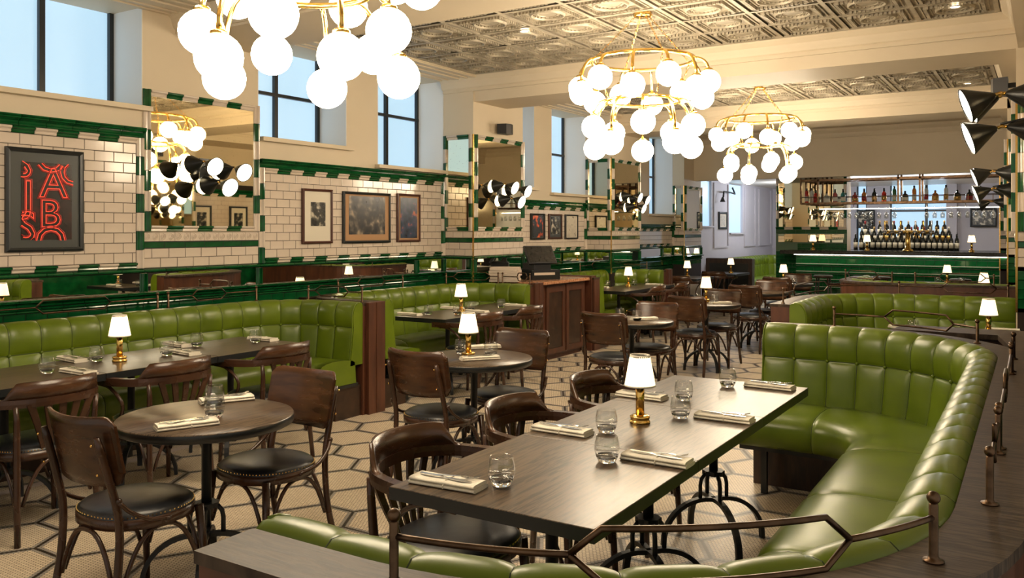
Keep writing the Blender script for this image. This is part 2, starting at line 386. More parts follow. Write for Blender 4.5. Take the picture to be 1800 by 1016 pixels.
def cornice_mb(x0, x1, y0, y1, dep=.17, wd=.13):
    m = MB(); rows = []
    for o, dn in [(0, .20), (.018, .20), (.018, .165), (.035, .155), (.05, .12), (.06, .085), (.10, .05), (.115, .03), (.115, .012), (.13, .012), (.13, 0)]:
        z = 3.40 - dn
        rows.append([(-6.1, y0 + o, z), (x1 - o, y0 + o, z), (x1 - o, y1 - o, z), (-6.1, y1 - o, z)])
    m.grid(rows, False, False); return m
for i, (a, b, xr) in enumerate(COF):
    o = obj('trim_%d' % (i + 1), cornice_mb(PIERX, xr, a, b).mesh('cornice', 'paint')); o['kind'] = 'structure'
def tin_tile(w, h):
    m = MB(); w2, h2 = w / 2, h / 2
    m.box(-w2, w2, -h2, h2, .006, .012)
    for s in (-1, 1):    # raised ribs around the edge, then an inner rib
        m.box(s * w2 - .018, s * w2 + .018, -h2, h2, -.012, .006); m.box(-w2, w2, s * h2 - .018, s * h2 + .018, -.012, .006)
        m.box(s * (w2 - .05) - .006, s * (w2 - .05) + .006, -h2 + .05, h2 - .05, -.006, .006); m.box(-w2 + .05, w2 - .05, s * (h2 - .05) - .006, s * (h2 - .05) + .006, -.006, .006)
        m.box(s * (w2 - .115) - .005, s * (w2 - .115) + .005, -h2 + .115, h2 - .115, -.004, .006); m.box(-w2 + .115, w2 - .115, s * (h2 - .115) - .005, s * (h2 - .115) + .005, -.004, .006)
        for k in range(12):   # dentil blocks
            t = -.5 + (k + .5) / 12
            y = t * (h - .17); m.box(s * (w2 - .085) - .012, s * (w2 - .085) + .012, y - .010, y + .010, -.022, .006)
            x = t * (w - .17); m.box(x - .010, x + .010, s * (h2 - .085) - .012, s * (h2 - .085) + .012, -.022, .006)
    def ring(r, t, z):
        n = 24
        m.grid([[((r + o) * cos(2 * pi * i / n), (r + o) * sin(2 * pi * i / n), zz) for i in range(n)] for o, zz in ((t, .006), (t * .5, z), (-t * .5, z), (-t, .006))], True, True)
    ring(.138, .012, -.016); ring(.085, .006, 0)
    for k in range(20):
        a = 2 * pi * k / 20; x, y = .115 * cos(a), .115 * sin(a); m.box(x - .006, x + .006, y - .006, y + .006, -.006, .006)
    return m
TT = {}
for ci, (a, b, xr) in enumerate(COF[:3]):
    x0, x1, y0, y1 = -5.55, xr - .14, a + .14, b - .14
    nx, ny = 9, 5; w, h = (x1 - x0) / nx, (y1 - y0) / ny
    me = tin_tile(w, h).mesh('tin_panel', 'tin')
    cl = struct('ceiling', MB().box(x0 - .01, x1 + .01, y0 - .01, y1 + .01, 3.385, 3.40), 'tin')
    for i in range(nx):
        for j in range(ny): obj('tin_panel', me, cl, (x0 + (i + .5) * w, y0 + (j + .5) * h, 3.375))
# ---------------------------------------------------------------- wall tiling
class Face:
    def __init__(s, ox, oy, rz): s.o = (ox, oy); s.rz = rz; s.c, s.s = round(cos(rz), 9), round(sin(rz), 9)
    def P(s, a, n, z): return (s.o[0] + a * s.c + n * s.s, s.o[1] + a * s.s - n * s.c, z)
TM = {}
def tile_mesh(w, h, m, kind):
    key = (round(w, 4), round(h, 4), m, kind)
    if key in TM: return TM[key]
    b = MB(); w2, h2 = w / 2 - .0019, h / 2 - .0019
    if kind == 'flat':
        v = [(-w2, 0, -h2), (w2, 0, -h2), (w2, 0, h2), (-w2, 0, h2), (-w2, -.006, -h2), (w2, -.006, -h2), (w2, -.006, h2), (-w2, -.006, h2),
             (-w2 + .003, -.009, -h2 + .003), (w2 - .003, -.009, -h2 + .003), (w2 - .003, -.009, h2 - .003), (-w2 + .003, -.009, h2 - .003)]
        f = [(8, 9, 10, 11)]
        for i in range(4): j = (i + 1) % 4; f += [(i, j, 4 + j, 4 + i), (4 + i, 4 + j, 8 + j, 8 + i)]
        b.add(v, f)
    elif kind in ('ogee', 'round', 'cap', 'vogee'):
        if kind in ('ogee', 'vogee'): pr = [(0, -1), (.012, -1), (.018, -.7), (.016, -.3), (.022, .05), (.034, .35), (.036, .75), (.030, 1), (0, 1)]
        elif kind == 'round': pr = [(0, -1), (.014, -.9), (.026, -.5), (.030, 0), (.026, .5), (.014, .9), (0, 1)]
        else: pr = [(0, -1), (.02, -1), (.024, -.75), (.018, -.5), (.022, -.15), (.045, .15), (.06, .3), (.062, .5), (.056, .62), (.066, .75), (.062, 1), (0, 1)]
        if kind == 'vogee': v = [(p * h2 if 0 else z * w2, -o, sgn * h2) for sgn in (-1, 1) for o, z in pr]
        else: v = [(sgn * w2, -o, z * h2) for sgn in (-1, 1) for o, z in pr]
        n = len(pr); f = [(i, i + 1, n + i + 1, n + i) for i in range(n - 1)] + [list(range(n)), list(range(2 * n - 1, n - 1, -1))]
        if kind == 'vogee': f = [tuple(reversed(q)) for q in f]
        b.add(v, f)
    elif kind == 'scroll':
        b.box(-w2, w2, -.008, 0, -h2, h2)
        for sx in (-.25, .25):
            for q in (0, pi):
                b.tube([(sx * w + (.004 + .0032 * a) * cos(a + q) * w / .15, -.009, (.004 + .0032 * a) * sin(a + q) * h / .073) for a in [k * .6 for k in range(14)]], .0035, 3, cap=False)
    TM[key] = b.mesh('tile', m); return TM[key]
def tile(par, F_, s, z, w, h, m, kind='flat', name='tile', n=.0):
    return obj(name, tile_mesh(w, h, m, kind), par, F_.P(s, n, z), (0, 0, F_.rz))
def brick_rows(par, F_, s0, s1, z0, rows, m='cream_tile', pw=PW, ph=PH, flip=0, skip=None):
    for r in range(rows):
        off = (pw / 2 if (r + flip) % 2 else 0); s = s0 - off
        z = z0 + (r + .5) * ph
        while s < s1 - .012:
            a, b = max(s, s0), min(s + pw, s1)
            if b - a > .012: tile(par, F_, (a + b) / 2, z, round(b - a, 3), ph, m)
            s += pw
def checker(par, F_, s0, s1, z, h, pw=PW, kind='ogee', start=0, name='border_tile'):
    n = max(1, round((s1 - s0) / pw)); w = (s1 - s0) / n
    for i in range(n): tile(par, F_, s0 + (i + .5) * w, z, w, h, 'cream_tile' if (i + start) % 2 else 'green_tile', kind, name)
def vchecker(par, F_, s, w, z0, z1, pw=PW, start=0, name='border_tile'):
    n = max(1, round((z1 - z0) / pw)); h = (z1 - z0) / n
    for i in range(n): tile(par, F_, s, z0 + (i + .5) * h, w, h, 'cream_tile' if (i + start) % 2 else 'green_tile', 'vogee', name)
def run(par, F_, s0, s1, z, h, kind='flat', m='green_tile', pw=.2, name='tile'):
    n = max(1, round((s1 - s0) / pw)); w = (s1 - s0) / n
    for i in range(n): tile(par, F_, s0 + (i + .5) * w, z, w, h, m, kind, name)
def backing(F_, s0, s1, z0, z1, m='grout', name='wall_left', t=.004):
    a, b = F_.P(s0, 0, z0), F_.P(s1, t, z1)
    return struct(name, MB().box(min(a[0], b[0]), max(a[0], b[0]), min(a[1], b[1]), max(a[1], b[1]), z0, z1), m)
def mirror_strip(par, F_, s0, s1):
    a, b = F_.P(s0, .002, 1.085), F_.P(s1, .008, 1.235)
    part('mirror_strip', MB().box(min(a[0], b[0]), max(a[0], b[0]), min(a[1], b[1]), max(a[1], b[1]), 1.085, 1.235), 'mirror_clear', par)
    for s in (s0 + .015, s1 - .015): tile(par, F_, s, 1.16, .03, .15, 'green_tile', 'vogee', 'border_tile')
def lower_band(par, F_, s0, s1, m2=True, lowz=.94):
    if m2: mirror_strip(par, F_, s0, s1)
    run(par, F_, s0, s1, 1.254, .038, 'round')
    run(par, F_, s0, s1, 1.058, .055, 'cap', pw=.16)
    run(par, F_, s0, s1, 1.008, .042, 'ogee', pw=.16)
    run(par, F_, s0, s1, .95, .072, 'flat', pw=PW)
FL = Face(WX, 0, pi / 2)
def panel(y0, y1, rows, left, right, fine=True):
    w = backing(FL, y0, y1, .6, 1.32 + rows * PH + .13)
    i0 = y0 + (.06 if left else 0); i1 = y1 - (.06 if right else 0); zt = 1.32 + rows * PH
    brick_rows(w, FL, i0, i1, 1.32, rows)
    checker(w, FL, i0, i1, zt + .025, .05, start=1); run(w, FL, y0, y1, zt + .09, .08, 'cap', pw=.2, name='cap_tile')
    checker(w, FL, i0, i1, 1.296, .048, start=0)
    if left: vchecker(w, FL, y0 + .03, .06, 1.272, zt + .05)
    if right: vchecker(w, FL, y1 - .03, .06, 1.272, zt + .05, start=1)
    return w
w = panel(2.0, 4.14, 12, False, True); lower_band(w, FL, 2.0, 4.14)
w = panel(5.31, 8.13, 10, True, True); lower_band(w, FL, 5.31, 7.6); lower_band(w, FL, 7.6, 8.13)
w = panel(9.24, 11.82, 7, False, True); lower_band(w, FL, 9.24, 10.6); lower_band(w, FL, 10.6, 11.82)
w = panel(12.89, 15.47, 3, False, True); lower_band(w, FL, 12.89, 14.9); lower_band(w, FL, 14.9, 15.47)
def dress(F_, s0, s1, top, name='wall_left', low=True, scroll=True):
    """tiled pier face with a framed mirror"""
    w = backing(F_, s0, s1, .6, 1.56, name=name)
    brick_rows(w, F_, s0, s1, 1.273, 2)
    run(w, F_, s0, s1, 1.457, .05, 'flat', pw=.2)
    run(w, F_, s0, s1, 1.523, .074, 'scroll' if scroll else 'flat', 'cream_tile', pw=.152, name='scroll_tile' if scroll else 'tile')
    checker(w, F_, s0 + .06, s1 - .06, 1.59, .05, start=1)
    checker(w, F_, s0 + .06, s1 - .06, top - .03, .055, start=1)
    for s, st in ((s0 + .03, 0), (s1 - .03, 1)): vchecker(w, F_, s, .06, 1.565, top, start=st)
    a, b = F_.P(s0 + .055, .001, 0), F_.P(s1 - .055, .008, 0)
    part('mirror_glass', MB().box(min(a[0], b[0]), max(a[0], b[0]), min(a[1], b[1]), max(a[1], b[1]), 1.61, top - .055), 'mirror', w)
    if low: lower_band(w, F_, s0, s1)
    return w
dress(FL, 4.14, 5.31, 2.71)
dress(Face(PIERX, 0, pi / 2), 8.13, 9.24, 2.70)
dress(Face(0, 8.13, 0), WX, PIERX, 2.70, scroll=False)
dress(Face(PIERX + .01, 0, pi / 2), 11.82, 12.89, 2.68)
dress(Face(0, 11.82, 0), WX, PIERX + .01, 2.68, scroll=False)
dress(Face(-5.87, 0, pi / 2), 15.47, 16.4, 2.43)
dress(Face(0, 15.47, 0), WX, -5.87, 2.43, scroll=False)
for x, a, b in ((PIERX, 8.13, 9.24), (PIERX + .01, 11.82, 12.89), (-5.87, 15.47, 16.4)):     # brass corner strips
    o = obj('trim_9', MB().box(x - .002, x + .012, a - .012, a + .002, .9, 2.7 if a < 15 else 2.43).mesh('corner_strip', 'brass')); o['kind'] = 'structure'
# right-hand piers
for i, (x, a, b) in enumerate(RP):
    fr = Face(0, a, 0); dress(fr, x + .01, x + .6, 2.7, 'wall_right', low=False)
    sd = Face(x, 0, -pi / 2)
    if i < 3: dress(sd, -b, -a, 2.7, 'wall_right', low=False)
    w = backing(fr, x + .01, .45, .9, 1.27, 'grout', 'wall_right'); brick_rows(w, fr, x + .01, x + .45, .93, 4, 'green_tile')
    o = obj('trim_8', MB().box(x - .004, x + .012, a - .012, a + .002, .9, 2.7).mesh('corner_strip', 'brass')); o['kind'] = 'structure'
# lower green tiles between the booths (walls seen past the station and far end)
w = backing(FL, 9.24, 16.4, .2, .93, 'grout_green')
def stuff_tiles(par, F_, s0, s1, z0, rows, m, pw=PW, ph=PH):
    mb = MB(); R = Matrix.Rotation(F_.rz, 4, 'Z')
    for r in range(rows):
        s = s0 - (pw / 2 if r % 2 else 0)
        while s < s1 - .01:
            a, b = max(s, s0), min(s + pw, s1); p = F_.P(a + .0012, .004, 0); q = F_.P(b - .0012, .010, 0)
            if b - a > .01: mb.box(min(p[0], q[0]), max(p[0], q[0]), min(p[1], q[1]), max(p[1], q[1]), z0 + r * ph + .001, z0 + (r + 1) * ph - .001)
            s += pw
    return part('tiles', mb, m, par, kind='stuff')
stuff_tiles(w, FL, 9.24, 16.4, .2, 9, 'green_tile')

# opposite wall, seen in the mirrors
fr = Face(.43, 0, -pi / 2); w = backing(fr, -12.1, -5.3, 1.27, 2.4, 'grout', 'wall_right')
stuff_tiles(w, fr, -12.1, -5.3, 1.32, 11, 'cream_tile'); checker(w, fr, -12.1, -9.1, 2.205, .05); checker(w, fr, -8.13, -5.3, 2.205, .05); checker(w, fr, -12.1, -9.1, 1.296, .048); run(w, fr, -12.1, -5.3, 2.27, .08, 'cap')
# ---------------------------------------------------------------- banquettes
def roundpath(pts, rad, n=40):
    P = [Vector(p) for p in pts]; out = [P[0]]
    for i in range(1, len(P) - 1):
        a, b, c = P[i - 1], P[i], P[i + 1]; u = (a - b).normalized(); w = (c - b).normalized(); ang = u.angle(w)
        r = rad[i - 1]; t = r / math.tan(ang / 2); s, e = b + u * t, b + w * t; cc = b + (u + w).normalized() * (r / sin(ang / 2))
        a0 = math.atan2(s.y - cc.y, s.x - cc.x); a1 = math.atan2(e.y - cc.y, e.x - cc.x); d = (a1 - a0 + pi) % (2 * pi) - pi
        for k in range(n + 1): out.append(cc + Vector((cos(a0 + d * k / n), sin(a0 + d * k / n))) * r)
    return out + [P[-1]]
class Path:
    def __init__(s, pts): s.p = pts; s.d = [0]; [s.d.append(s.d[-1] + (pts[i] - pts[i - 1]).length) for i in range(1, len(pts))]; s.L = s.d[-1]
    def raw(s, t):
        t = max(0, min(s.L, t)); i = 1
        while i < len(s.d) - 1 and s.d[i] < t: i += 1
        k = (t - s.d[i - 1]) / (s.d[i] - s.d[i - 1] + 1e-9); return s.p[i - 1].lerp(s.p[i], k)
    def at(s, t, o=0, z=0):
        e = .02; a, b = s.raw(t - e), s.raw(t + e); tt = (b - a).normalized(); n = Vector((-tt.y, tt.x)); p = s.raw(t) + n * o
        return (p.x, p.y, z)
    def nearest(s, x, y): return min((k * s.L / 400 for k in range(401)), key=lambda t: (Vector(s.at(t)[:2]) - Vector((x, y))).length)
def swept(P, sec, ds=.08, t0=0, t1=None, ends=True):
    """sec: closed section [(offset, z)]"""
    t1 = P.L if t1 is None else t1; n = max(2, int((t1 - t0) / ds)); m = MB(); k = len(sec)
    rows = [[P.at(t0 + (t1 - t0) * i / n, o, z) for o, z in sec] for i in range(n + 1)]
    m.grid(rows, False, True)
    if ends: m.f += [list(range(k)), [n * k + j for j in range(k - 1, -1, -1)]]; m.sm += [False, False]
    return m
def banquette(name, label, pts, rad, cw, so, ztop=.963, col=.21, fine=True, group=None, seams=None, wall=False, skip_panel=False):
    cx = sum(p[0] for p in pts) / len(pts); cy = sum(p[1] for p in pts) / len(pts)
    P = Path(roundpath([(x - cx, y - cy) for x, y in pts], rad)); T = thing(name, label, 'banquette', (cx, cy, 0), 0, group)
    dz = ztop - .967; ncol = round(P.L / col); CS = (0, .03, .08, .17, .32, .5, .68, .83, .92, .97) if fine else (0, .08, .3, .7, .92); per = len(CS); N = ncol * per; k = so / .67
    prof = [(.17, .44), (.158, .50), (.142, .58), (.132, .66), (.125, .71), (.122, .735), (.121, .75), (.121, .76), (.121, .77), (.122, .785), (.123, .82), (.122, .86), (.115, .895), (.10, .928), (.075, .95), (.045, .961), (.02, .962), (.002, .95), (-.002, .92)]
    if k < .9: prof = [(o * .85, z) for o, z in prof]
    rows = []
    for i in range(N + 1):
        c = CS[i % per]; t = P.L * (i // per + c) / ncol; e_ = min(c, 1 - c) * 2; e_ = 0 if e_ < 1e-5 else e_; a = min(1, e_ / .45) ** .55 * .8 + .2 * sin(pi * c) ** .5 if e_ else 0; row = []
        for j, (o, z) in enumerate(prof):
            q0, q1 = prof[max(j - 1, 0)], prof[min(j + 1, len(prof) - 1)]; nx, nz_ = (q1[1] - q0[1]), -(q1[0] - q0[0]); l = math.hypot(nx, nz_) or 1
            cf = min(1, abs(z - .76) / .055) ** .5; fade = min(1, max(0, (z - .40) / .1)) * (1 if o > .05 else max(.25, o / .05))
            d = (.018 if z < .93 else .013) * a * cf * fade + .004 * cf
            row.append(P.at(t, o + d * nx / l, z + dz + d * nz_ / l))
        rows.append(row)
    b = MB(); b.grid(rows, True)
    n = len(prof)
    for r, rev in ((0, 0), (N, 1)):
        base = [r * n + j for j in range(n)]; p0 = P.at(0 if r == 0 else P.L, -.002, .44); b.v.append(p0); f = base + [len(b.v) - 1]
        b.f.append(f if rev == 0 else f[::-1]); b.sm.append(False)
    part('backrest', b, 'leather', T)
    sl = MB(); cols = [P.L * i / ncol for i in range(1, ncol)]
    pn = []
    for j, (o, z) in enumerate(prof):
        q0, q1 = prof[max(j - 1, 0)], prof[min(j + 1, len(prof) - 1)]; nx, nq = (q1[1] - q0[1]), -(q1[0] - q0[0]); l = math.hypot(nx, nq) or 1; e = (.0045 * min(1, abs(z - .76) / .055) ** .5 + .0008) if z < .93 else .0032
        pn.append((o + e * nx / l, z + dz + e * nq / l))
    for t in cols: sl.tube([P.at(t, o, z) for o, z in pn], .0024, 4)
    sl.tube([P.at(P.L * i / 200, prof[7][0] + .0012, .76 + dz) for i in range(201)], .0026, 4)
    part('seam_lines', sl, 'leather_seam', T, kind='stuff')
    for t in (.006, P.L - .006): part('piping', MB().tube([P.at(t, o + .012, z + dz + (.006 if z > .93 else 0)) for o, z in prof[:-2]], .006, 5), 'leather', T)
    bt = MB().ball((0, 0, 0), .011, 10, 6, (1, 1, 1)).mesh('button', 'leather')
    for i in range(1, ncol): obj('button', bt, T, P.at(P.L * i / ncol, .121 * (1 if k > .9 else .85) + .006, .76 + dz))
    sp = [(.12, .455), (.17, .472), (.30, .486), (.46, .488), (.56, .480), (.62, .465), (.655, .44), (.67, .405), (.672, .36), (.66, .315), (.635, .292), (.5, .288)]
    sp = [(o * k, z) for o, z in sp]; rows = []
    sm = sorted(P.nearest(x - cx, y - cy) for x, y in seams) if seams else [P.L * q / round(P.L / .7) for q in range(1, round(P.L / .7))]
    ts = sorted(set([0, P.L] + [q + dt for q in sm for dt in (-.05, -.025, -.01, 0, .01, .025, .05)] + [P.L * q / 60 for q in range(61)])); ts = [t for t in ts if 0 <= t <= P.L]; N2 = len(ts) - 1
    for i in range(N2 + 1):
        a = min([1] + [abs(ts[i] - q) / .05 for q in sm]) ** .5
        rows.append([P.at(ts[i], o + .012 * a * max(0, min(1, (o / k - .5) * 6)), z + .010 * a * (1 if j < 8 else 0)) for j, (o, z) in enumerate(sp)])
    s = MB(); s.grid(rows, True); n = len(sp)
    for r, rev in ((0, 0), (N2, 1)):
        base = [r * n + j for j in range(n)]; s.v.append(P.at(0 if r == 0 else P.L, .1 * k, .288)); f = base + [len(s.v) - 1]
        s.f.append(f[::-1] if rev else f); s.sm.append(False)
    part('seat', s, 'leather', T)
    sl = MB(); [sl.tube([P.at(t, o, z + .0005) for o, z in sp], .0022, 4) for t in sm]; part('seat_seams', sl, 'leather_seam', T, kind='stuff')
    part('seat_rail', swept(P, [(.05, .262), (.62 * k, .262), (.62 * k, .290), (.05, .290)]), 'black_metal', T)
    part('plinth', swept(P, [(-cw + .01, 0), (.40 * k, 0), (.40 * k, .262), (-cw + .01, .262)], t0=.02, t1=P.L - .02), 'wood_dark', T)
    for i in range(int(P.L / 1.2) + 1):
        x, y, _ = P.at(min(P.L - .1, .12 + i * 1.2), .57 * k); part('leg', MB().box(x - .017, x + .017, y - .017, y + .017, 0, .262), 'black_metal', T)
    if not skip_panel: part('back_panel', swept(P, [(-cw, 0), (-.006, 0), (-.006, .928), (-cw, .928)]), 'wood_dark' if wall else 'wood_red', T)
    part('cap', swept(P, [(-cw - .012, .928), (-.004, .928), (-.004, .953), (-cw - .012, .953)]), 'cap_wood', T)
    return T, Path([p + Vector((cx, cy)) for p in P.p])
POSTM = {}
def rail(P, o, t0, t1, label, zc=.953, hexa=(.26, .74), group=None, posts=(1, 1)):
    """bronze rail: post, bar, long hexagon, bar, post, following the cap"""
    a = P.at(t0, o); T = thing('booth_rail', label, 'rail', (a[0], a[1], zc), 0, group)
    L = lambda t, z: (P.at(t, o)[0] - a[0], P.at(t, o)[1] - a[1], z)
    if 'p' not in POSTM:
        POSTM['p'] = MB().lathe([(.019, 0), (.019, .004), (.011, .006), (.0085, .012), (.0085, .108), (.006, .112)], 14).mesh('post', 'bronze')
        POSTM['f'] = MB().ball((0, 0, 0), .0125, 14, 9).mesh('finial', 'bronze')
    for t, k in ((t0, posts[0]), (t1, posts[1])):
        if k: p = obj('post', POSTM['p'], T, L(t, 0)); obj('finial', POSTM['f'], p, (0, 0, .121))
    h0, h1 = t0 + (t1 - t0) * hexa[0], t0 + (t1 - t0) * hexa[1]; e = min(.05, (h1 - h0) * .15); zm, hh = .084, .045
    f = lambda s, q, z0, z1: [L(s + (q - s) * i / 8, z0 + (z1 - z0) * i / 8) for i in range(9)]
    for s_, e_ in ((t0, h0), (h1, t1)): part('rail_bar', MB().tube(f(s_, e_, zm, zm), .006, 8), 'bronze', T)
    b = MB()
    for s in (-1, 1): b.tube([L(h0, zm)] + f(h0 + e, h1 - e, zm + s * hh, zm + s * hh) + [L(h1, zm)], .006, 8)
    part('hexagon_bar', b, 'bronze', T)
    return T
# ---------------------------------------------------------------- chairs
def outline(w, d, n=40, e=2.6):
    return [(w * math.copysign(abs(cos(2 * pi * i / n)) ** (2 / e), cos(2 * pi * i / n)), d * math.copysign(abs(sin(2 * pi * i / n)) ** (2 / e), sin(2 * pi * i / n))) for i in range(n)]
def seat_parts(T, w, d, e=2.4, z=.445):
    ol = outline(w, d, 40, e)
    part('seat_frame', MB().prism(ol, z - .035, z + .006, smooth=True), 'wood', T)
    rows = [[(x * s, y * s, z + .006 + h) for x, y in ol] for s, h in ((.985, 0), (.97, .012), (.90, .024), (.7, .034), (.4, .040), (.12, .042), (.001, .042))]
    part('seat_cushion', MB().grid(rows, True, True), 'black_leather', T)
    st = MB(); ol2 = outline(w * .975, d * .975, 84, e)
    for x, y in ol2: st.add([(x + .0035, y, z + .012), (x - .0035, y, z + .012), (x, y + .0035, z + .012), (x, y - .0035, z + .012), (x * 1.012, y * 1.012, z + .0185)], [(0, 2, 4), (2, 1, 4), (1, 3, 4), (3, 0, 4)])
    part('nail_studs', st, 'brass', T, kind='stuff')
def arch(a, b, ztop, zlow, r=.0085):
    """bentwood hoop between two legs"""
    ax, ay = a; bx, by = b; pts = []
    for i in range(15):
        t = i / 14; q = 1 - abs(2 * t - 1) ** 2.6; k = .06 + .88 * t
        pts.append((ax + (bx - ax) * k, ay + (by - ay) * k, zlow + (ztop - zlow) * q))
    return pts
def side_chair():
    T = thing('side_chair', 'x', 'chair')
    seat_parts(T, .225, .215, 2.3)
    for s in (-1, 1):
        part('front_leg', MB().tube([(s * .205, .19, 0), (s * .198, .18, .2), (s * .185, .165, .43)], [.012, .015, .019], 10), 'wood', T)
        part('rear_leg', MB().tube(spline([(s * .205, -.27, 0), (s * .195, -.215, .22), (s * .19, -.20, .45), (s * .185, -.235, .62), (s * .178, -.285, .80)], 4), [.012] + [.0155] * 15 + [.012], 10), 'wood', T)
        part('side_brace', MB().tube(spline([(s * .212, -.215, .545), (s * .226, -.175, .50), (s * .234, -.10, .455), (s * .222, 0, .432)], 5), .009, 8).ball((s * .212, -.215, .55), .012, 8, 6), 'wood', T)
    cr = [(-.197, .178), (.197, .178), (.197, -.215), (-.197, -.215)]
    for i in range(4): part('bentwood_brace', MB().tube(arch(cr[i], cr[(i + 1) % 4], .405, .20), .0095, 8), 'wood', T)
    m = MB(); rows = []; nx, nz_ = 20, 7; w = .222; r = .05
    def surf(x, v, off):
        d = max(0, abs(x) - (w - r)); c = r - sqrt(max(0, r * r - d * d)); z0, z1 = .605 + c - .012 * (1 - (x / w) ** 2), .868 - c * .8 + .012 * (x / w) ** 2
        z = z0 + (z1 - z0) * v; y = -.205 - (z - .45) * .21 + .055 * (x / w) ** 2 + off; return (x, y, z)
    for k in range(nx + 1):
        x = -w + 2 * w * k / nx
        rows.append([surf(x, v / nz_, 0) for v in range(nz_ + 1)] + [surf(x, v / nz_, -.012) for v in range(nz_, -1, -1)])
    m.grid(rows, True, True); k = 2 * nz_ + 2; m.f += [list(range(k)), [nx * k + j for j in range(k - 1, -1, -1)]]; m.sm += [False, False]
    part('backrest', m, 'wood_panel', T)
    for s in (-1, 1):
        for z in (.66, .775): 
            y = -.205 - (z - .45) * .21 - .022
            obj_ = MB().ball((s * .18, y - .012, z), .005, 8, 4); part('bolt', obj_, 'brass', T)
    return T
def armchair():
    T = thing('armchair', 'x', 'chair')
    seat_parts(T, .235, .225, 2.8)
    for s in (-1, 1):
        part('front_leg', MB().tube([(s * .215, .20, 0), (s * .208, .19, .2), (s * .195, .175, .43)], [.013, .016, .02], 10), 'wood', T)
        part('rear_leg', MB().tube([(s * .215, -.24, 0), (s * .205, -.215, .25), (s * .20, -.205, .46), (s * .205, -.215, .62), (s * .212, -.215, .695)], [.015, .017, .018, .015, .012], 10), 'wood', T)
        part('arm_support', MB().tube(spline([(s * .283, .17, .675), (s * .283, .06, .665), (s * .275, -.03, .61), (s * .262, -.045, .55), (s * .25, .01, .475), (s * .235, .13, .437)], 5), .0105, 8), 'wood', T)
    cr = [(-.205, .188), (.205, .188), (.203, -.215), (-.203, -.215)]
    for i in range(4): part('bentwood_brace', MB().tube(arch(cr[i], cr[(i + 1) % 4], .405, .19), .0095, 8), 'wood', T)
    rp = spline([(-.285, .235, .695), (-.287, .12, .697), (-.28, -.02, .70), (-.235, -.165, .705), (-.13, -.25, .71), (0, -.275, .712), (.13, -.25, .71), (.235, -.165, .705), (.28, -.02, .70), (.287, .12, .697), (.285, .235, .695)], 5)
    n = len(rp); m = MB(); rows = []
    for i, p in enumerate(rp):
        a, b = rp[max(i - 1, 0)], rp[min(i + 1, n - 1)]; t = (b - a).normalized(); nn = Vector((-t.y, t.x, 0)); f = abs(i / (n - 1) - .5) * 2
        w = .017 + .012 * max(0, (f - .45) / .55); h = .020 + .004 * f
        rows.append([p + nn * (sx * w) + Vector((0, 0, sz * h)) for sx, sz in ((-1, -1), (1, -1), (1.08, 0), (1, 1), (-1, 1), (-1.08, 0))])
    m.grid(rows, False, True); m.f += [list(range(6)), [(n - 1) * 6 + j for j in range(5, -1, -1)]]; m.sm += [False, False]
    part('arm_rail', m, 'wood', T)
    m = MB(); rows = []; i0, i1 = int(n * .29), n - 1 - int(n * .29)
    for i in range(i0, i1 + 1):
        p = rp[i]; a, b = rp[i - 1], rp[i + 1]; t = (b - a).normalized(); nn = Vector((-t.y, t.x, 0)); u = (i - i0) / (i1 - i0); q = min(u, 1 - u) * 2
        k = min(1, max(0, (q - .04) / .26)); k = k * k * (3 - 2 * k); H = .004 + .085 * k
        rows.append([p + nn * (o - .0) + Vector((0, 0, .018 + z)) - (nn * -.1 * z * -1) for o, z in ((.014, 0), (.010, H * .5), (.004, H), (-.010, H), (-.012, H * .5), (-.014, 0))])
    m.grid(rows, True, True); k = 6; e = len(rows) - 1; m.f += [list(range(k)), [e * k + j for j in range(k - 1, -1, -1)]]; m.sm += [False, False]
    part('crest', m, 'wood_panel', T)
    for k in range(-2, 3):
        xb, xt = k * .030, k * .078; yt = -.27 + .35 * xt * xt * 2; wb, wt = .011, .020; m = MB(); rows = []
        for q in range(6):
            t = q / 5; x, y, z = xb + (xt - xb) * t, -.20 + (yt + .20) * t - .012 * sin(pi * t), .43 + .27 * t; w = wb + (wt - wb) * t
            rows.append([(x - w, y - .005, z), (x + w, y - .005, z), (x + w, y + .005, z), (x - w, y + .005, z)])
        m.grid(rows, False, True); part('slat', m, 'wood', T)
    return T
def bar_stool(label, x, y, rz=0, mk=[]):
    if not mk:
        T = thing('bar_stool', label, 'stool', (0, 0, 0), 0, 'stools along the tiled bar front')
        part('seat', MB().lathe([(.0, .74), (.15, .74), (.165, .75), (.165, .775), (.15, .785), (0, .787)], 20), 'wood_dark', T)
        for i in range(4):
            a = pi / 4 + i * pi / 2; part('leg', MB().tube([(.20 * cos(a), .20 * sin(a), 0), (.13 * cos(a), .13 * sin(a), .745)], .014, 8), 'wood_dark', T)
        part('foot_ring', MB().tube([(.175 * cos(i * pi / 8), .175 * sin(i * pi / 8), .28) for i in range(16)], .009, 6, True), 'wood_dark', T)
        mk.append(T)
    return dup(mk[0], (x, y, 0), rz, label)
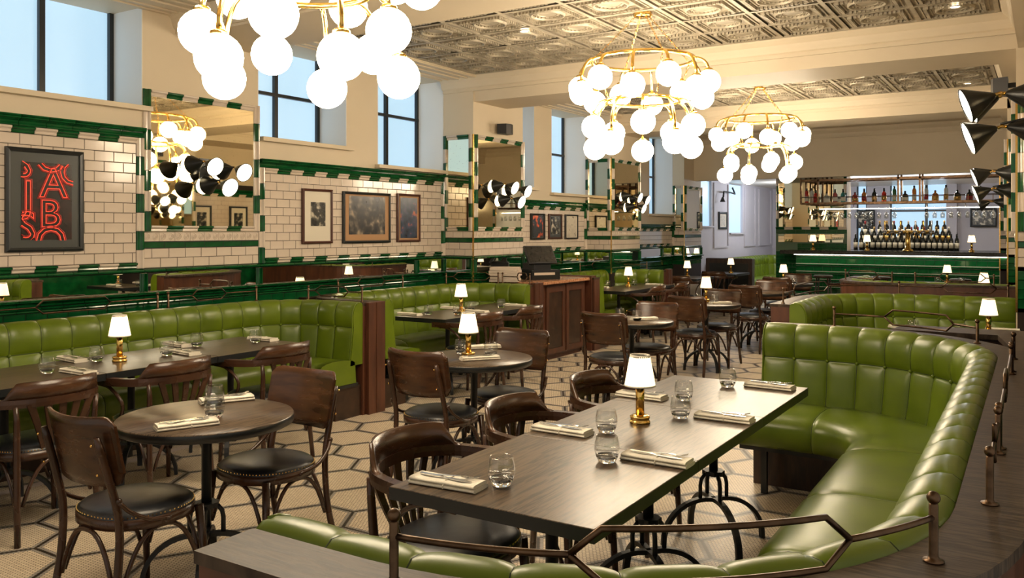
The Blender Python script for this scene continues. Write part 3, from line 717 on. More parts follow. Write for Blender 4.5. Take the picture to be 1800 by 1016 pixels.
# ---------------------------------------------------------------- tables
def two_tone(me, m2):
    me.materials.append(M[m2])
    for p in me.polygons:
        if p.normal.z < .5: p.material_index = 1
def pedestal(T):
    part('pole', MB().lathe([(.022, .34), (.022, .70), (.10, .702), (.10, .712)], 14), 'iron', T)
    part('collar', MB().prism([((.056 if i % 2 else .048) * cos(2 * pi * i / 16), (.056 if i % 2 else .048) * sin(2 * pi * i / 16)) for i in range(16)], .34, .362), 'iron', T)
    for i in range(4):
        a = pi / 4 + i * pi / 2; c, s = cos(a), sin(a)
        pts = [(.012, .215)] + [(.05 + .22 * sin(t * pi / 20), .018 + .200 * cos(t * pi / 20)) for t in range(11)] + [(.27, 0)]
        part('leg', MB().tube([(c * r, s * r, z) for r, z in pts], .0165, 4, flat=(1.25, .85)), 'iron', T)
        part('rod', MB().tube([(c * r, s * r, z) for r, z in ((.046, .345), (.066, .32), (.072, .29), (.072, .205))], .0105, 6), 'iron', T)
def round_table():
    T = thing('round_table', 'x', 'table')
    m = MB().lathe([(0, .708), (.37, .708), (.38, .714), (.38, .744), (.376, .75), (0, .75)], 64); o = part('tabletop', m, 'oak_top', T)
    two_tone(o.data, 'black_frame'); pedestal(T); return T
def rect_table(w, d, rad=.0):
    T = thing('dining_table', 'x', 'table'); m = MB().bbox(-w / 2, w / 2, -d / 2, d / 2, .708, .75, .002)
    o = part('tabletop', m, 'oak_top', T); two_tone(o.data, 'black_frame'); pedestal(T); return T
# ---------------------------------------------------------------- lamps, glasses, linen
def table_lamp():
    T = thing('table_lamp', 'x', 'lamp')
    part('base', MB().lathe([(0, 0), (.044, 0), (.044, .010), (.040, .012), (.040, .020), (.043, .022), (.043, .030), (.036, .034), (.018, .036)], 28), 'gold', T)
    part('stem', MB().lathe([(.0185, .034), (.0185, .16), (.010, .163), (.010, .185)], 20), 'gold', T)
    s = part('shade', MB().lathe([(.066, .160), (.066, .163), (.0435, .288), (.041, .292), (.041, .290), (.064, .162), (.066, .160)], 32), 'lamp_shade', T)
    part('shade_trim', MB().lathe([(.0668, .158), (.0668, .165), (.064, .165), (.064, .158), (.0668, .158)], 28).lathe([(.0445, .283), (.0428, .293), (.039, .293), (.040, .283), (.0445, .283)], 28), 'linen', s)
    return T
def tumbler():
    T = thing('tumbler', 'x', 'glass')
    pr = [(0, 0), (.026, 0), (.031, .004), (.041, .025), (.0455, .045), (.044, .068), (.0385, .092), (.0378, .094), (.0368, .092), (.042, .068), (.0432, .045), (.038, .025), (.030, .014), (0, .012)]
    part('bowl', MB().lathe(pr[3:11], 28), 'glass', T); part('heavy_base', MB().lathe([(0, 0), (.026, 0), (.031, .003), (.041, .025), (.038, .026), (.030, .015), (0, .012)], 28), 'solid_glass', T); return T
def napkin():
    T = thing('napkin', 'x', 'napkin'); b = MB()
    for k, (w, d, z0, z1, ox) in enumerate(((.125, .044, 0, .013, 0), (.122, .040, .0125, .024, -.002))):
        rows = []; zm, zh = (z0 + z1) / 2, (z1 - z0) / 2
        for i in range(9):
            x = -w + 2 * w * i / 8; sg = .0012 * sin(i * 1.7 + k)
            rows.append([(x, ox + (d + .003) * math.copysign(abs(cos(a)) ** .35, cos(a)), zm + (zh + (sg if sin(a) > 0 else 0)) * math.copysign(abs(sin(a)) ** .8, sin(a))) for a in [2 * pi * j / 16 + .001 for j in range(16)]])
        b = MB(); b.grid(rows, True, True); b.f += [list(range(16)), [8 * 16 + j for j in range(15, -1, -1)]]; b.sm += [False, False]
        part('folded_cloth', b, 'linen', T)
    part('fold_band', MB().tube([(.01, -.046, .002), (.01, -.048, .012), (.01, -.03, .0262), (.01, .03, .0262), (.01, .046, .012)], .0018, 4), 'linen', T)
    return T
def fork():
    m = MB(); rows = []
    for x, w, z in ((-.095, .005, .003), (-.06, .0055, .004), (-.01, .003, .006), (.03, .0025, .007), (.045, .008, .006), (.055, .0105, .004)): rows.append([(x, -w, z), (x, w, z), (x, w, z + .002), (x, -w, z + .002)])
    m.grid(rows, False, True)
    for k in range(4):
        y = -.0085 + k * .0057; m.tube([(.054, y, .005), (.075, y, .005), (.098, y, .011)], .0014, 4)
    return tag(obj('fork', m.mesh('fork', 'steel')), 'x', 'fork')
def knife():
    m = MB(); rows = []
    for x, w, t in ((-.10, .006, .005), (-.02, .0055, .005), (-.01, .004, .004), (0, .008, .002), (.07, .009, .002), (.10, .003, .0015)): rows.append([(x, -w, .002), (x, w, .002), (x, w, .002 + t), (x, -w, .002 + t)])
    m.grid(rows, False, True); m.f += [[0, 1, 2, 3], [23, 22, 21, 20]]; m.sm += [False] * 2
    return tag(obj('knife', m.mesh('knife', 'steel')), 'x', 'knife')
# ---------------------------------------------------------------- chandelier, sconce
def chandelier(loc, label, rot):
    T = thing('chandelier', label, 'chandelier', (loc[0], loc[1], 3.36), rot, 'brass globe chandeliers down the room')
    Z = lambda z: z - 3.36
    part('canopy', MB().lathe([(0, Z(3.37)), (.078, Z(3.37)), (.078, Z(3.345)), (.07, Z(3.338)), (.02, Z(3.335)), (0, Z(3.335))], 28), 'gold', T)
    for R, z, nm in ((.42, 2.976, 'upper_ring'), (.30, 2.642, 'lower_ring')):
        m = MB().tube([(R * cos(2 * pi * i / 48), R * sin(2 * pi * i / 48), Z(z)) for i in range(48)], 0.0155, 8, True)
        part(nm, m, 'gold', T)
    def chain(a, b, nm='chain'):
        a, b = Vector(a), Vector(b); n = int((b - a).length / .03); m = MB(); d = (b - a) / n; t = d.normalized(); s = t.orthogonal().normalized(); u = t.cross(s)
        for i in range(n):
            c = a + d * (i + .5); q = s if i % 2 else u
            m.tube([c + t * (.019 * cos(k * pi / 3)) + q * (.008 * sin(k * pi / 3)) for k in range(6)], .0022, 4, True)
        part(nm, m, 'gold', T)
    for i in range(4):
        a = pi / 4 + i * pi / 2; chain((.06 * cos(a), .06 * sin(a), Z(3.34)), (.41 * cos(a), .41 * sin(a), Z(2.985)))
        chain((.41 * cos(a), .41 * sin(a), Z(2.965)), (.30 * cos(a), .30 * sin(a), Z(2.65)))
    gl = MB().ball((0, 0, 0), .097, 20, 12).mesh('globe', 'globe')
    for n, R0, z0, R1, za, zb in ((12, .42, 2.976, .53, 2.775, 2.69), (10, .30, 2.642, .42, 2.42, 2.27)):
        for i in range(n):
            a = 2 * pi * i / n + (.26 if n == 12 else .1); zg = za if i % 2 == 0 else zb; c, s = cos(a), sin(a)
            top = zg + .098; pts = [(R0, z0)] + [(R0 + (R1 - R0) * sin(t * pi / 12) ** 1.0, top + (z0 - top) * cos(t * pi / 12)) for t in range(1, 7)]
            m = MB().tube([(c * r, s * r, Z(z)) for r, z in pts], .0125, 8)
            m.lathe([(0, .014), (.026, .012), (.036, .004), (.037, -.012), (.0365, -.012)], 16, (c * R1, s * R1, Z(top)))
            p = part('arm', m, 'gold', T); obj('globe', gl, p, (c * R1, s * R1, Z(zg)))
    return T
def cone_sconce(loc, rz, label, yk=0.0):
    """three twin-cone lamps on a wall plate; local +x is out of the wall, +y along it"""
    T = thing('cone_sconce', label, 'wall lamp', loc, rz, None)
    part('wall_plate', MB().box(0, .012, -.05, .05, -.11, .07).tube([(.01, 0, .0), (.10, .0, .0), (.185, -.13, .03)], .006, 6).tube([(.10, 0, 0), (.185, .17, 0)], .006, 6).tube([(.01, 0, -.09), (.185, .02, -.125)], .006, 6), 'black_metal', T)
    def cone(c, d, k):
        c, d = Vector(c), Vector(d).normalized(); q = d.to_track_quat('Z', 'Y').to_matrix().to_4x4(); q.translation = c
        m = MB().lathe([(.010, .0), (.014, .004), (.082, .125), (.082, .130), (.079, .130), (.012, .008)], 26, m=q)
        o = part('cone_shade', m, 'black_metal', T)
        m = MB().lathe([(0, .122), (.076, .122), (.076, .126), (0, .126)], 26, m=q); part('diffuser', m, 'cone_light', o)
        return o
    for (x, y, z) in ((.178, -.13, .03), (.178, .17, .0), (.178, .02, -.135)):
        d = Vector((.95, yk, -.36)).normalized(); c = Vector((x, y, z)); d2 = Vector((-.98, -.04, -.16)).normalized()
        cone(c + d * .022, d, 0); cone(c + d2 * .022, d2, 1)
        part('connector', MB().tube([c + d2 * .034, c, c + d * .034], .008, 8), 'brass', T)
    return T
# ---------------------------------------------------------------- banquettes in place
B1, P1 = banquette('banquette', 'curved green tufted banquette wrapping the right foreground booth', [(-1.41, 1.22), (-.17, 1.22), (-.215, 5.68), (-1.57, 5.68)], [.93, .93], .14, .67, col=.205, seams=[(-1.13, 5.68), (-.2, 4.55), (-.2, 3.7), (-.19, 2.95), (-.17, 2.2), (-.55, 1.4)])
B2, P2 = banquette('banquette', 'green tufted banquette behind the right foreground booth, wooden end at its left', [(.4, 8.9), (-1.84, 8.86), (-1.82, 7.25)], [.75], .16, .62)
B3, P3 = banquette('banquette', 'farthest right banquette with plain wood back before the bar', [(-2.1, 12.3), (-2.1, 10.95), (.3, 10.95)], [.45], .12, .6, fine=False)
L1, Q1 = banquette('banquette', 'nearest green tufted banquette along the left tiled wall', [(-4.93, 5.42), (-5.83, 5.42), (-5.83, .6)], [.55], .12, .5)
L2, Q2 = banquette('banquette', 'second green tufted banquette on the left, curving behind the lamp and its tables', [(-4.95, 8.22), (-5.83, 8.22), (-5.83, 5.72), (-4.93, 5.72)], [.62, .4], .12, .5)
L3, Q3 = banquette('banquette', 'third green banquette on the left, beyond the till station', [(-5.0, 12.3), (-5.83, 12.3), (-5.83, 10.1), (-5.0, 10.1)], [.6, .4], .16, .5, fine=False)
L4, Q4 = banquette('banquette', 'distant green banquette in the grey back room', [(-3.9, 21.2), (-5.9, 21.2), (-5.9, 17.4)], [.5], .16, .5, fine=False)
def end_post(x, y0, y1, h, label):
    T = thing('partition_post', label, 'post', (x, (y0 + y1) / 2, 0)); d = (y1 - y0) / 2
    part('post_body', MB().bbox(-.05, .015, -d, d, 0, h, .006), 'wood_red', T); part('post_strip', MB().box(.015, .02, -d * .08, d * .92, .0, h - .004), 'wood_red', T)
end_post(-4.91, 5.465, 5.675, .958, 'red-brown wooden post ending the partition of the nearest left banquette')
end_post(-4.94, 8.30, 8.48, .972, 'wooden post at the end of the second left banquette, beside the till station')
end_post(-4.98, 12.42, 12.58, .97, 'dark wooden post at the far end of the third left banquette')
# ledge along the wall behind the left banquettes
for a, b, lb in ((.6, 5.5, 'narrow dark wooden ledge between the nearest left banquette and the wall'), (5.8, 8.1, 'narrow dark wooden ledge between the second left banquette and the wall')):
    tag(obj('wall_ledge', MB().box(WX + .012, -5.99, a, b, .90, .93).mesh('wall_ledge', 'wood_dark')), lb, 'ledge')
# raised counter deck to the right of the foreground booth
dk = thing('side_counter', 'broad dark wooden counter top beyond the right rail of the foreground booth', 'counter', (.2, 4.6, 0))
pts = [Vector((-.03 - .2, 2.75 - 4.6))] + [Vector((-.035 + .12 - .12 * cos(t * pi / 10) - .2, 2.75 - .12 * sin(t * pi / 10) - 4.6)) for t in range(6)]
part('top', MB().prism([(-.24, -1.2), (-.2, -1.6), (-.05, -1.85), (.2, -1.9), (.2, -.5), (-.23, -.5), (-.23, .73), (.2, .73), (.2, 1.6), (-1.0, 1.6), (-1.05, 1.28), (-.45, 1.28), (-.30, .3)], .915, .945), 'cap_wood', dk)
part('body', MB().box(-.15, .2, -1.5, -.5, 0, .915), 'wood_dark', dk); part('rear_body', MB().box(-.95, .2, 1.32, 1.55, 0, .915), 'wood_dark', dk)
# rails
tn = P1.nearest
rail(P1, -.07, tn(-.99, 1.22), tn(-.24, 1.80), 'bronze rail with long hexagon across the bottom foreground', hexa=(.30, .78))
rail(P1, -.07, tn(-.19, 2.22), tn(-.19, 2.73), 'short bronze rail on the right cap of the foreground booth', hexa=(.5, .5001))
rail(P1, -.07, tn(-.2, 2.80), tn(-.21, 4.27), 'bronze rail seen end-on along the right side of the foreground booth', hexa=(.36, .5))
rail(P1, -.07, tn(-.21, 4.35), tn(-.22, 4.77), 'short bronze rail at the far right of the foreground booth cap', hexa=(.5, .5001))
rail(P1, -.07, tn(-.36, 5.30), tn(-1.16, 5.70), 'bronze hexagon rail on the far curve of the foreground booth', hexa=(.2, .68))
tn = P2.nearest
rail(P2, -.08, tn(-.3, 8.86), tn(-1.2, 8.86), 'bronze rail over the second right banquette, right half', hexa=(.1, .6))
rail(P2, -.08, tn(-1.2, 8.86), tn(-1.82, 7.35), 'bronze rail over the second right banquette, left curved half', hexa=(.35, .8), posts=(0, 1))
tn = P3.nearest
rail(P3, -.06, tn(-2.1, 11.3), tn(-1.55, 10.95), 'far bronze rail over the left curve of the plain wood partition', hexa=(.2, .8))
rail(P3, -.06, tn(-1.3, 10.95), tn(-.5, 10.95), 'far bronze rail over the straight plain wood partition', hexa=(.3, .9))
for Q, ps, lb in ((Q1, ((1.45, 2.75), (2.85, 4.18), (4.28, 5.1)), 'nearest left banquette'), (Q2, ((6.2, 7.2),), 'second left banquette')):
    for i, (a, b) in enumerate(ps):
        rail(Q, -.13, Q.nearest(-5.83, b), Q.nearest(-5.83, a), 'bronze hexagon rail behind the %s, %s' % (lb, ('left section', 'middle section beside the mirrored pier', 'right section')[i] if len(ps) > 1 else 'before the three framed pictures'), hexa=(.3, .72))
rail(Q1, -.085, .08, .62, 'short bronze rail on the partition behind the nearest left banquette', hexa=(.3, .9))
rail(Q2, -.08, Q2.nearest(-5.4, 8.22), Q2.nearest(-5.7, 7.8), 'bronze hexagon rail over the curved corner of the second left banquette', hexa=(.15, .85))
rail(Q2, -.08, .05, Q2.nearest(-5.35, 8.22), 'bronze rail in front of the stacked menus', hexa=(.1, .5))
rail(Q3, -.08, .3, 1.6, 'bronze rail over the third left banquette', hexa=(.3, .7))
# ---------------------------------------------------------------- tables
RT = round_table()
RTS = [(-3.185, 2.48, 'nearest round dark oak table on the left'), (-3.154, 4.534, 'round dark table with a lit lamp beside the left banquette post'), (-3.23, 7.18, 'third round table, between two side chairs in mid room'),
       (-3.26, 9.29, 'fourth round table with a lamp, in mid room'), (-3.27, 11.4, 'fifth round table, far down the room'), (-3.42, 13.5, 'farthest round table with a lamp, before the bar')]
for i, (x, y, lb) in enumerate(RTS): dup(RT, (x, y, 0), 0.0 if i else .0, lb, 'round tables in a row')
D1 = rect_table(.74, .828)
for i, (y, lb) in enumerate(((2.52, 'near end section of the long oak table in the right booth'), (3.35, 'middle section of the long oak table, under the lamp'), (4.18, 'far end section of the long oak table in the right booth'))):
    dup(D1, (-1.43, y, 0), 0, lb, 'tables pushed together in the right booth')
D2 = rect_table(.70, .775)
for i, (y, lb) in enumerate(((1.72, 'leftmost table of the row along the nearest left banquette'), (2.50, 'second table of the row along the nearest left banquette'), (3.28, 'table with the lamp in the row along the nearest left banquette'), (4.06, 'rightmost table of the row along the nearest left banquette'))):
    dup(D2, (-4.95, y, 0), 0, lb, 'tables along the nearest left banquette')
D3 = rect_table(.60, .88)
for y, lb in ((6.73, 'near table at the second left banquette'), (7.62, 'far table at the second left banquette')): dup(D3, (-5.0, y, 0), 0, lb, 'tables at the second left banquette')
for y, lb in ((10.85, 'near table at the third left banquette'), (11.74, 'far table at the third left banquette')): dup(D3, (-5.08, y, 0), 0, lb, 'tables at the third left banquette')
for x, y, lb in ((-5.3, 14.2, 'small square table with a lamp before the green tiled wall, left one'), (-5.2, 16.0, 'small square table with a lamp in front of the dark partition'), (-.6, 7.55, 'dark table with a lamp behind the right foreground booth'), (-.95, 12.3, 'table with a lamp behind the plain wood partition'), (-1.4, 14.7, 'table with a lamp close to the bar')):
    dup(D3, (x, y, 0), pi / 2 if x > -2 else 0, lb, 'small tables further off')
# ---------------------------------------------------------------- chairs
SC = side_chair(); AC = armchair()
names = ['nearest round table', 'round table by the left banquette post', 'third round table', 'fourth round table', 'fifth round table', 'farthest round table']
for i, (x, y, lb) in enumerate(RTS):
    for s in (-1, 1):
        d = .355 if i else .345
        dup(SC, (x + (0 if i else 0), y + s * d, 0), (0 if s < 0 else pi) + random.uniform(-.06, .06) * (i > 1),
            'side chair with curved back, %s side of the %s' % ('near' if s < 0 else 'far', names[i]), 'bentwood side chairs at the round tables')
def ac(x, y, rz, lb, g): dup(AC, (x, y, 0), rz, lb, g)
for y, lb in ((2.50, 'foremost'), (3.24, 'middle'), (4.02, 'farthest')):
    ac(-1.83, y, -pi / 2, 'dark wooden armchair with black seat, %s of three at the long table' % lb, 'armchairs at the long table')
for y, lb in ((2.46, 'leftmost'), (3.20, 'middle'), (4.03, 'rightmost')):
    ac(-4.56, y, pi / 2, 'bentwood armchair with fan slats, %s of three at the nearest left banquette tables' % lb, 'armchairs at the nearest left banquette')
for y, lb in ((6.6, 'left'), (7.35, 'right')): ac(-4.62, y, pi / 2, 'bentwood armchair facing the second left banquette, %s one' % lb, 'armchairs at the second left banquette')
for y, lb in ((10.9, 'left'), (11.8, 'right')): ac(-4.72, y, pi / 2, 'bentwood armchair facing the third left banquette, %s one' % lb, 'armchairs at the third left banquette')
ac(-5.2, 13.6, 0, 'armchair with fan back at the small table before the green tiles', None)
ac(-5.2, 15.4, 0, 'armchair with fan back at the small table by the dark partition', None)
ac(-2.6, 14.3, 2.4, 'brown armchair near the bar beside the farthest lamp', None)
ac(-2.15, 14.9, -pi / 2, 'armchair at the table close to the bar', None)
for x, lb in ((xat(1447, 15.5), 'left'), (xat(1548, 15.5), 'middle'), (xat(1688, 15.5), 'right'), ): bar_stool('dark round-topped wooden bar stool before the green bar, %s one' % lb, x, 15.5)
# ---------------------------------------------------------------- lamps
LT = table_lamp()
for x, y, z, lb in ((*at(1125, 743, .75), .75, 'brass table lamp with cream shade, on the long table in the foreground'),
    (-4.95, 3.2, .75, 'lit brass table lamp on the tables of the nearest left banquette'),
    (-3.19, 4.52, .75, 'lit brass table lamp on the round table in mid room'),
    (-4.96, 6.9, .75, 'lit table lamp in front of the second left banquette'),
    (-3.32, 9.45, .75, 'lit table lamp on the fourth round table'),
    (-5.18, 11.4, .75, 'lit table lamp at the third left banquette'),
    (-5.33, 14.2, .75, 'lit lamp on the small table before the green tiled wall'),
    (-5.13, 16.0, .75, 'lit lamp on the small table in front of the dark partition'),
    (-3.49, 13.5, .75, 'lit lamp on the farthest round table'),
    (-.385, 7.6, .75, 'lit brass lamp on the table behind the right foreground booth'),
    (-.67, 12.2, .75, 'lit lamp behind the plain wood partition at the right'),
    (-1.30, 14.65, .75, 'lit lamp on the table close to the bar'),
    (xat(1429, 16.5), 16.5, 1.2, 'lit lamp on the left end of the bar counter'),
    (xat(1524, 16.5), 16.5, 1.2, 'lit lamp on the bar counter in front of the wine bottles'),
    (xat(1708, 16.5), 16.5, 1.2, 'lit lamp on the right end of the bar counter'),
    (-4.6, 19.6, .85, 'left one of two small lit lamps in the back room'), (-4.35, 19.6, .85, 'right one of two small lit lamps in the back room')):
    dup(LT, (x, y, z), 0, lb, 'brass table lamps with cream shades'); light('POINT', 'bulb', (x, y, z + .225), 2.6, (1, .76, .45), .02)
# ---------------------------------------------------------------- glasses, napkins, cutlery
GT = tumbler(); NP = napkin(); FK = fork(); KN = knife()
def glass(u, v, lb, z=.75): x, y = at(u, v, z); dup(GT, (x, y, z), 0, 'clear rounded tumbler ' + lb, 'clear tumblers set on the tables')
def setting(u, v, rz, lb, cut=True, z=.75, flip=0):
    x, y = at(u, v, z); dup(NP, (x, y, z), rz, 'folded cream napkin ' + lb, 'folded cream napkins')
    if cut:
        dup(FK, (x + .01, y + .008, z + .0245), rz + .18 + flip, 'steel fork lying on the napkin ' + lb, 'steel forks on napkins')
        dup(KN, (x, y - .01, z + .0245), rz - .05 + flip, 'steel knife lying on the napkin ' + lb, 'steel knives on napkins')
for u, v, lb in ((881, 853, 'at the near left corner of the long table'), (1067, 812, 'in front of the foreground lamp, nearer of two'), (1066, 760, 'in front of the foreground lamp, farther of two'), (1196, 735, 'right of the foreground lamp, nearer of two'),
    (1202, 704, 'right of the foreground lamp, farther of two'), (1279, 680, 'on the far section of the long table, by the booth'),
    (377, 733, 'on the nearest round table, nearer of two'), (377, 712, 'on the nearest round table, farther of two'),
    (83, 656, 'leftmost on the left banquette tables'), (170, 635, 'left of the lamp on the left banquette tables'), (293, 625, 'right of the lamp on the left banquette tables'), (346, 609, 'near the seam of the left banquette tables'), (449, 602, 'at the right end of the left banquette tables'),
    (811, 622, 'left of the lamp on the second round table'), (863, 626, 'right of the lamp on the second round table'),
    (753, 553, 'on the near table of the second left banquette'), (804, 553, 'below the lamp of the second left banquette'), (829, 546, 'right of the lamp at the second left banquette'), (881, 541, 'on the far table of the second left banquette'),
    (1090, 560, 'on the third round table, left'), (1120, 564, 'on the third round table, right'), (1226, 531, 'on the fourth round table, left'), (1256, 533, 'on the fourth round table, right'),
    (1068, 505, 'at the third left banquette, left'), (1115, 502, 'at the third left banquette, middle'), (1137, 500, 'at the third left banquette, right'), (1308, 513, 'on the fifth round table, left'), (1332, 516, 'on the fifth round table, right'),
    (1605, 583, 'on the dark table behind the right booth, left'), (1688, 590, 'on the dark table behind the right booth, right'), (1648, 497, 'on the table close to the bar, left'), (1690, 498, 'on the table close to the bar, right'), (1355, 496, 'on the farthest round table, left'), (1396, 499, 'on the farthest round table, right')):
    glass(u, v, lb)
for u, v, rz, lb, cut in ((787, 853, .08, 'at the near corner of the long table', 1), (988, 760, 0.0, 'on the left edge of the long table', 1), (1155, 812, .0, 'on the near right edge of the long table', 1), (1128, 699, -.05, 'behind the foreground lamp', 1),
    (1273, 738, .0, 'on the middle right edge of the long table', 1), (1353, 682, -.05, 'at the far right corner of the long table', 1),
    (328, 750, 1.15, 'nearest on the nearest round table', 1), (398, 705, 1.1, 'at the back of the nearest round table', 1),
    (127, 634, -.1, 'left rear on the left banquette tables', 1), (138, 656, 0, 'left front on the left banquette tables', 1), (312, 608, -.1, 'rear right of the lamp on the left banquette tables', 1), (325, 622, -.1, 'front right of the lamp on the left banquette tables', 1), (462, 598, 0, 'at the right end of the left banquette tables', 0),
    (843, 632, .9, 'in front of the lamp on the second round table', 1), (848, 612, .9, 'behind the lamp on the second round table', 0),
    (720, 554, 0, 'on the near table of the second left banquette', 0), (795, 543, 0, 'left rear at the second left banquette lamp', 0), (838, 549, 0, 'front at the second left banquette lamp', 0), (905, 538, 0, 'on the far table of the second left banquette', 0),
    (1132, 562, .9, 'on the third round table', 0), (1266, 534, .9, 'on the fourth round table', 0), (1055, 506, 0, 'on the near table of the third left banquette', 0), (1150, 501, 0, 'on the far table of the third left banquette', 0),
    (1590, 577, 0, 'left on the dark table behind the right booth', 0), (1710, 592, 0, 'middle on the dark table behind the right booth', 0), (1762, 582, 0, 'right on the dark table behind the right booth', 0)):
    setting(u, v, rz, lb, cut)
# ---------------------------------------------------------------- chandeliers, sconces, spots
chandelier((-2.76, 2.656), 'nearest chandelier of white globes on brass rings, cropped by the top edge', .12)
chandelier((-2.82, 6.49), 'middle chandelier of white globes on two brass rings', 0)
chandelier((-3.05, 10.65), 'farthest chandelier of white globes, before the bar', .2)
cone_sconce((WX, 4.72, 2.12), 0, 'black twin-cone lamp on the mirror of the nearest left pier')
cone_sconce((PIERX, 8.68, 2.10), 0, 'black twin-cone lamp on the mirror of the second left pier')
cone_sconce((PIERX, 12.35, 2.10), 0, 'black twin-cone lamp on the mirror of the third left pier')
cone_sconce((.0, 4.60, 2.20), pi, 'large black cones with brass joints at the upper right edge', .22)
cone_sconce((RP[1][0], 8.5, 2.08), pi, 'smaller black cones below the upper right pair', .18)
cone_sconce((RP[2][0], 12.4, 2.08), pi, 'farthest black cones on the right pier')
def speaker(loc, rz, lb):
    T = thing('wall_speaker', lb, 'speaker', loc, rz)
    part('cabinet', MB().prism([(.06, -.11), (.17, -.075), (.19, 0), (.17, .075), (.06, .11)], -.06, .06), 'plastic', T); part('bracket', MB().box(0, .07, -.015, .015, -.02, .02), 'black_metal', T)
speaker((PIERX, 8.66, 2.80), 0, 'small black speaker above the mirror of the second left pier'); speaker((RP[1][0], 8.3, 2.80), pi, 'small black speaker at the top of the right pier')
def downlight(x, y, z, lb, e=18):
    T = thing('downlight', lb, 'ceiling light', (x, y, z))
    part('trim_ring', MB().lathe([(.05, -.002), (.05, -.01), (.034, -.008), (.034, -.001)], 20), 'light_stone', T); part('bulb', MB().lathe([(0, -.004), (.034, -.004), (.034, -.001)], 16), 'spot_glow', T)
    if e: light('SPOT', 'downlight_beam', (x, y, z - .03), e, (1, .84, .62), .04, spot_size=1.6, spot_blend=.8)
for u, v, lb, e in ((922, 54, 'small round spotlight in the tin ceiling, left one', 25), (1679, 11, 'small round spotlight in the tin ceiling, upper right one', 25)):
    x, y = at(u, v, 3.352); downlight(x, y, 3.352, lb, e)
x, y = at(1701, 146, 3.352); downlight(x, y, 3.352, 'small spotlight in the second tin ceiling bay', 25)
for x, y, e, lb in ((-1.4, 4.2, 0, ''),): pass
for u, v, lb in ((1511, 311, 'first'), (1573, 308, 'second'), (1638, 306, 'third'), (1705, 303, 'fourth')):
    x, y = at(u, v, 2.652); y = min(y, 17.4); x = xat(u, y); downlight(x, y, 2.652, 'round spotlight in the white ceiling over the bar, %s from the left' % lb, 30)
for u, v, lb in ((1536, 321, 'first'), (1591, 319, 'second'), (1649, 317, 'third'), (1709, 315, 'fourth')):
    x = xat(u, 19.0); downlight(x, 19.0, 2.652, 'rear spotlight in the ceiling behind the bar, %s from the left' % lb, 20)
# ---------------------------------------------------------------- framed pictures
def picture(u0, v0, u1, v1, frame, matm, prn, border, lb, wall_x=None, fw=.022, wy=None, side='left'):
    """framed print hung flat on the left wall (or on the back wall when wy is given)"""
    if wy is None:
        X = WX if wall_x is None else wall_x; y0, y1 = yat(u0, X), yat(u1, X); ym = (y0 + y1) / 2
        zt = (zat(v0, X, y0) if side == 'left' else 0); zb = zat(v1, X, (y0 + y1) / 2); zt = zat(v0 + (0), X, y0)
        w, h = (y1 - y0), (zt - zb); T = thing('framed_picture', lb, 'picture', (X + .012, ym, (zt + zb) / 2), pi / 2)
    else:
        x0, x1 = xat(u0, wy), xat(u1, wy); w = x1 - x0; zt, zb = zat(v0, (x0 + x1) / 2, wy), zat(v1, (x0 + x1) / 2, wy); h = zt - zb
        T = thing('framed_picture', lb, 'picture', ((x0 + x1) / 2, wy - .002, (zt + zb) / 2), 0)
    a, b = w / 2, h / 2; m = MB(); f = fw
    rows = [[(-a, 0, -b), (a, 0, -b), (a, 0, b), (-a, 0, b)], [(-a, -.022, -b), (a, -.022, -b), (a, -.022, b), (-a, -.022, b)],
            [(-a + f * .5, -.030, -b + f * .5), (a - f * .5, -.030, -b + f * .5), (a - f * .5, -.030, b - f * .5), (-a + f * .5, -.030, b - f * .5)],
            [(-a + f, -.024, -b + f), (a - f, -.024, -b + f), (a - f, -.024, b - f), (-a + f, -.024, b - f)], [(-a + f, -.012, -b + f), (a - f, -.012, -b + f), (a - f, -.012, b - f), (-a + f, -.012, b - f)]]
    m.grid(rows, False, True); part('frame', m, frame, T)
    part('mount', MB().box(-a + f * .9, a - f * .9, -.012, -.004, -b + f * .9, b - f * .9), matm, T)
    l, r, bt, tp = border
    if prn: part('print', MB().box(-a + w * l, a - w * r, -.015, -.012, -b + h * bt, b - h * tp), prn, T)
    return T, w, h
T, w, h = picture(6, 257, 143, 442, 'black_frame', 'mat_grey', 'print_neon_ground', (.19, .16, .115, .135), 'large black framed poster of red neon letters on the tiled wall', fw=.03)
def neon_text(ch, x, z, s, parent, bev=.0032, off=0.0, nm='neon'):
    c = bpy.data.curves.new('neon_letter', 'FONT'); c.body = ch; c.size = s; c.fill_mode = 'NONE'; c.bevel_depth = bev; c.bevel_resolution = 1; c.offset = off
    c.align_x = 'CENTER'; c.align_y = 'CENTER'; c.resolution_u = 3
    o = bpy.data.objects.new('neon_letter', c); C.objects.link(o); dg = bpy.context.evaluated_depsgraph_get(); me = bpy.data.meshes.new_from_object(o.evaluated_get(dg)); bpy.data.objects.remove(o)
    me.materials.clear(); me.materials.append(M[nm])
    # clip to the print by dropping faces outside it
    xl, xr, zb, zt = -w / 2 + w * .2, w / 2 - w * .17, -h / 2 + h * .125, h / 2 - h * .145
    import bmesh
    bm = bmesh.new(); bm.from_mesh(me)
    dl = [f for f in bm.faces if not (xl < f.calc_center_median().x + x < xr and zb < f.calc_center_median().y + z < zt)]
    bmesh.ops.delete(bm, geom=dl, context='FACES')
    for v in bm.verts: v.co.z = v.co.z * .15
    bm.to_mesh(me); bm.free()
    if not me.polygons: return
    o = obj('neon_letter', me, parent, (x, -.017, z), (pi / 2, 0, 0))
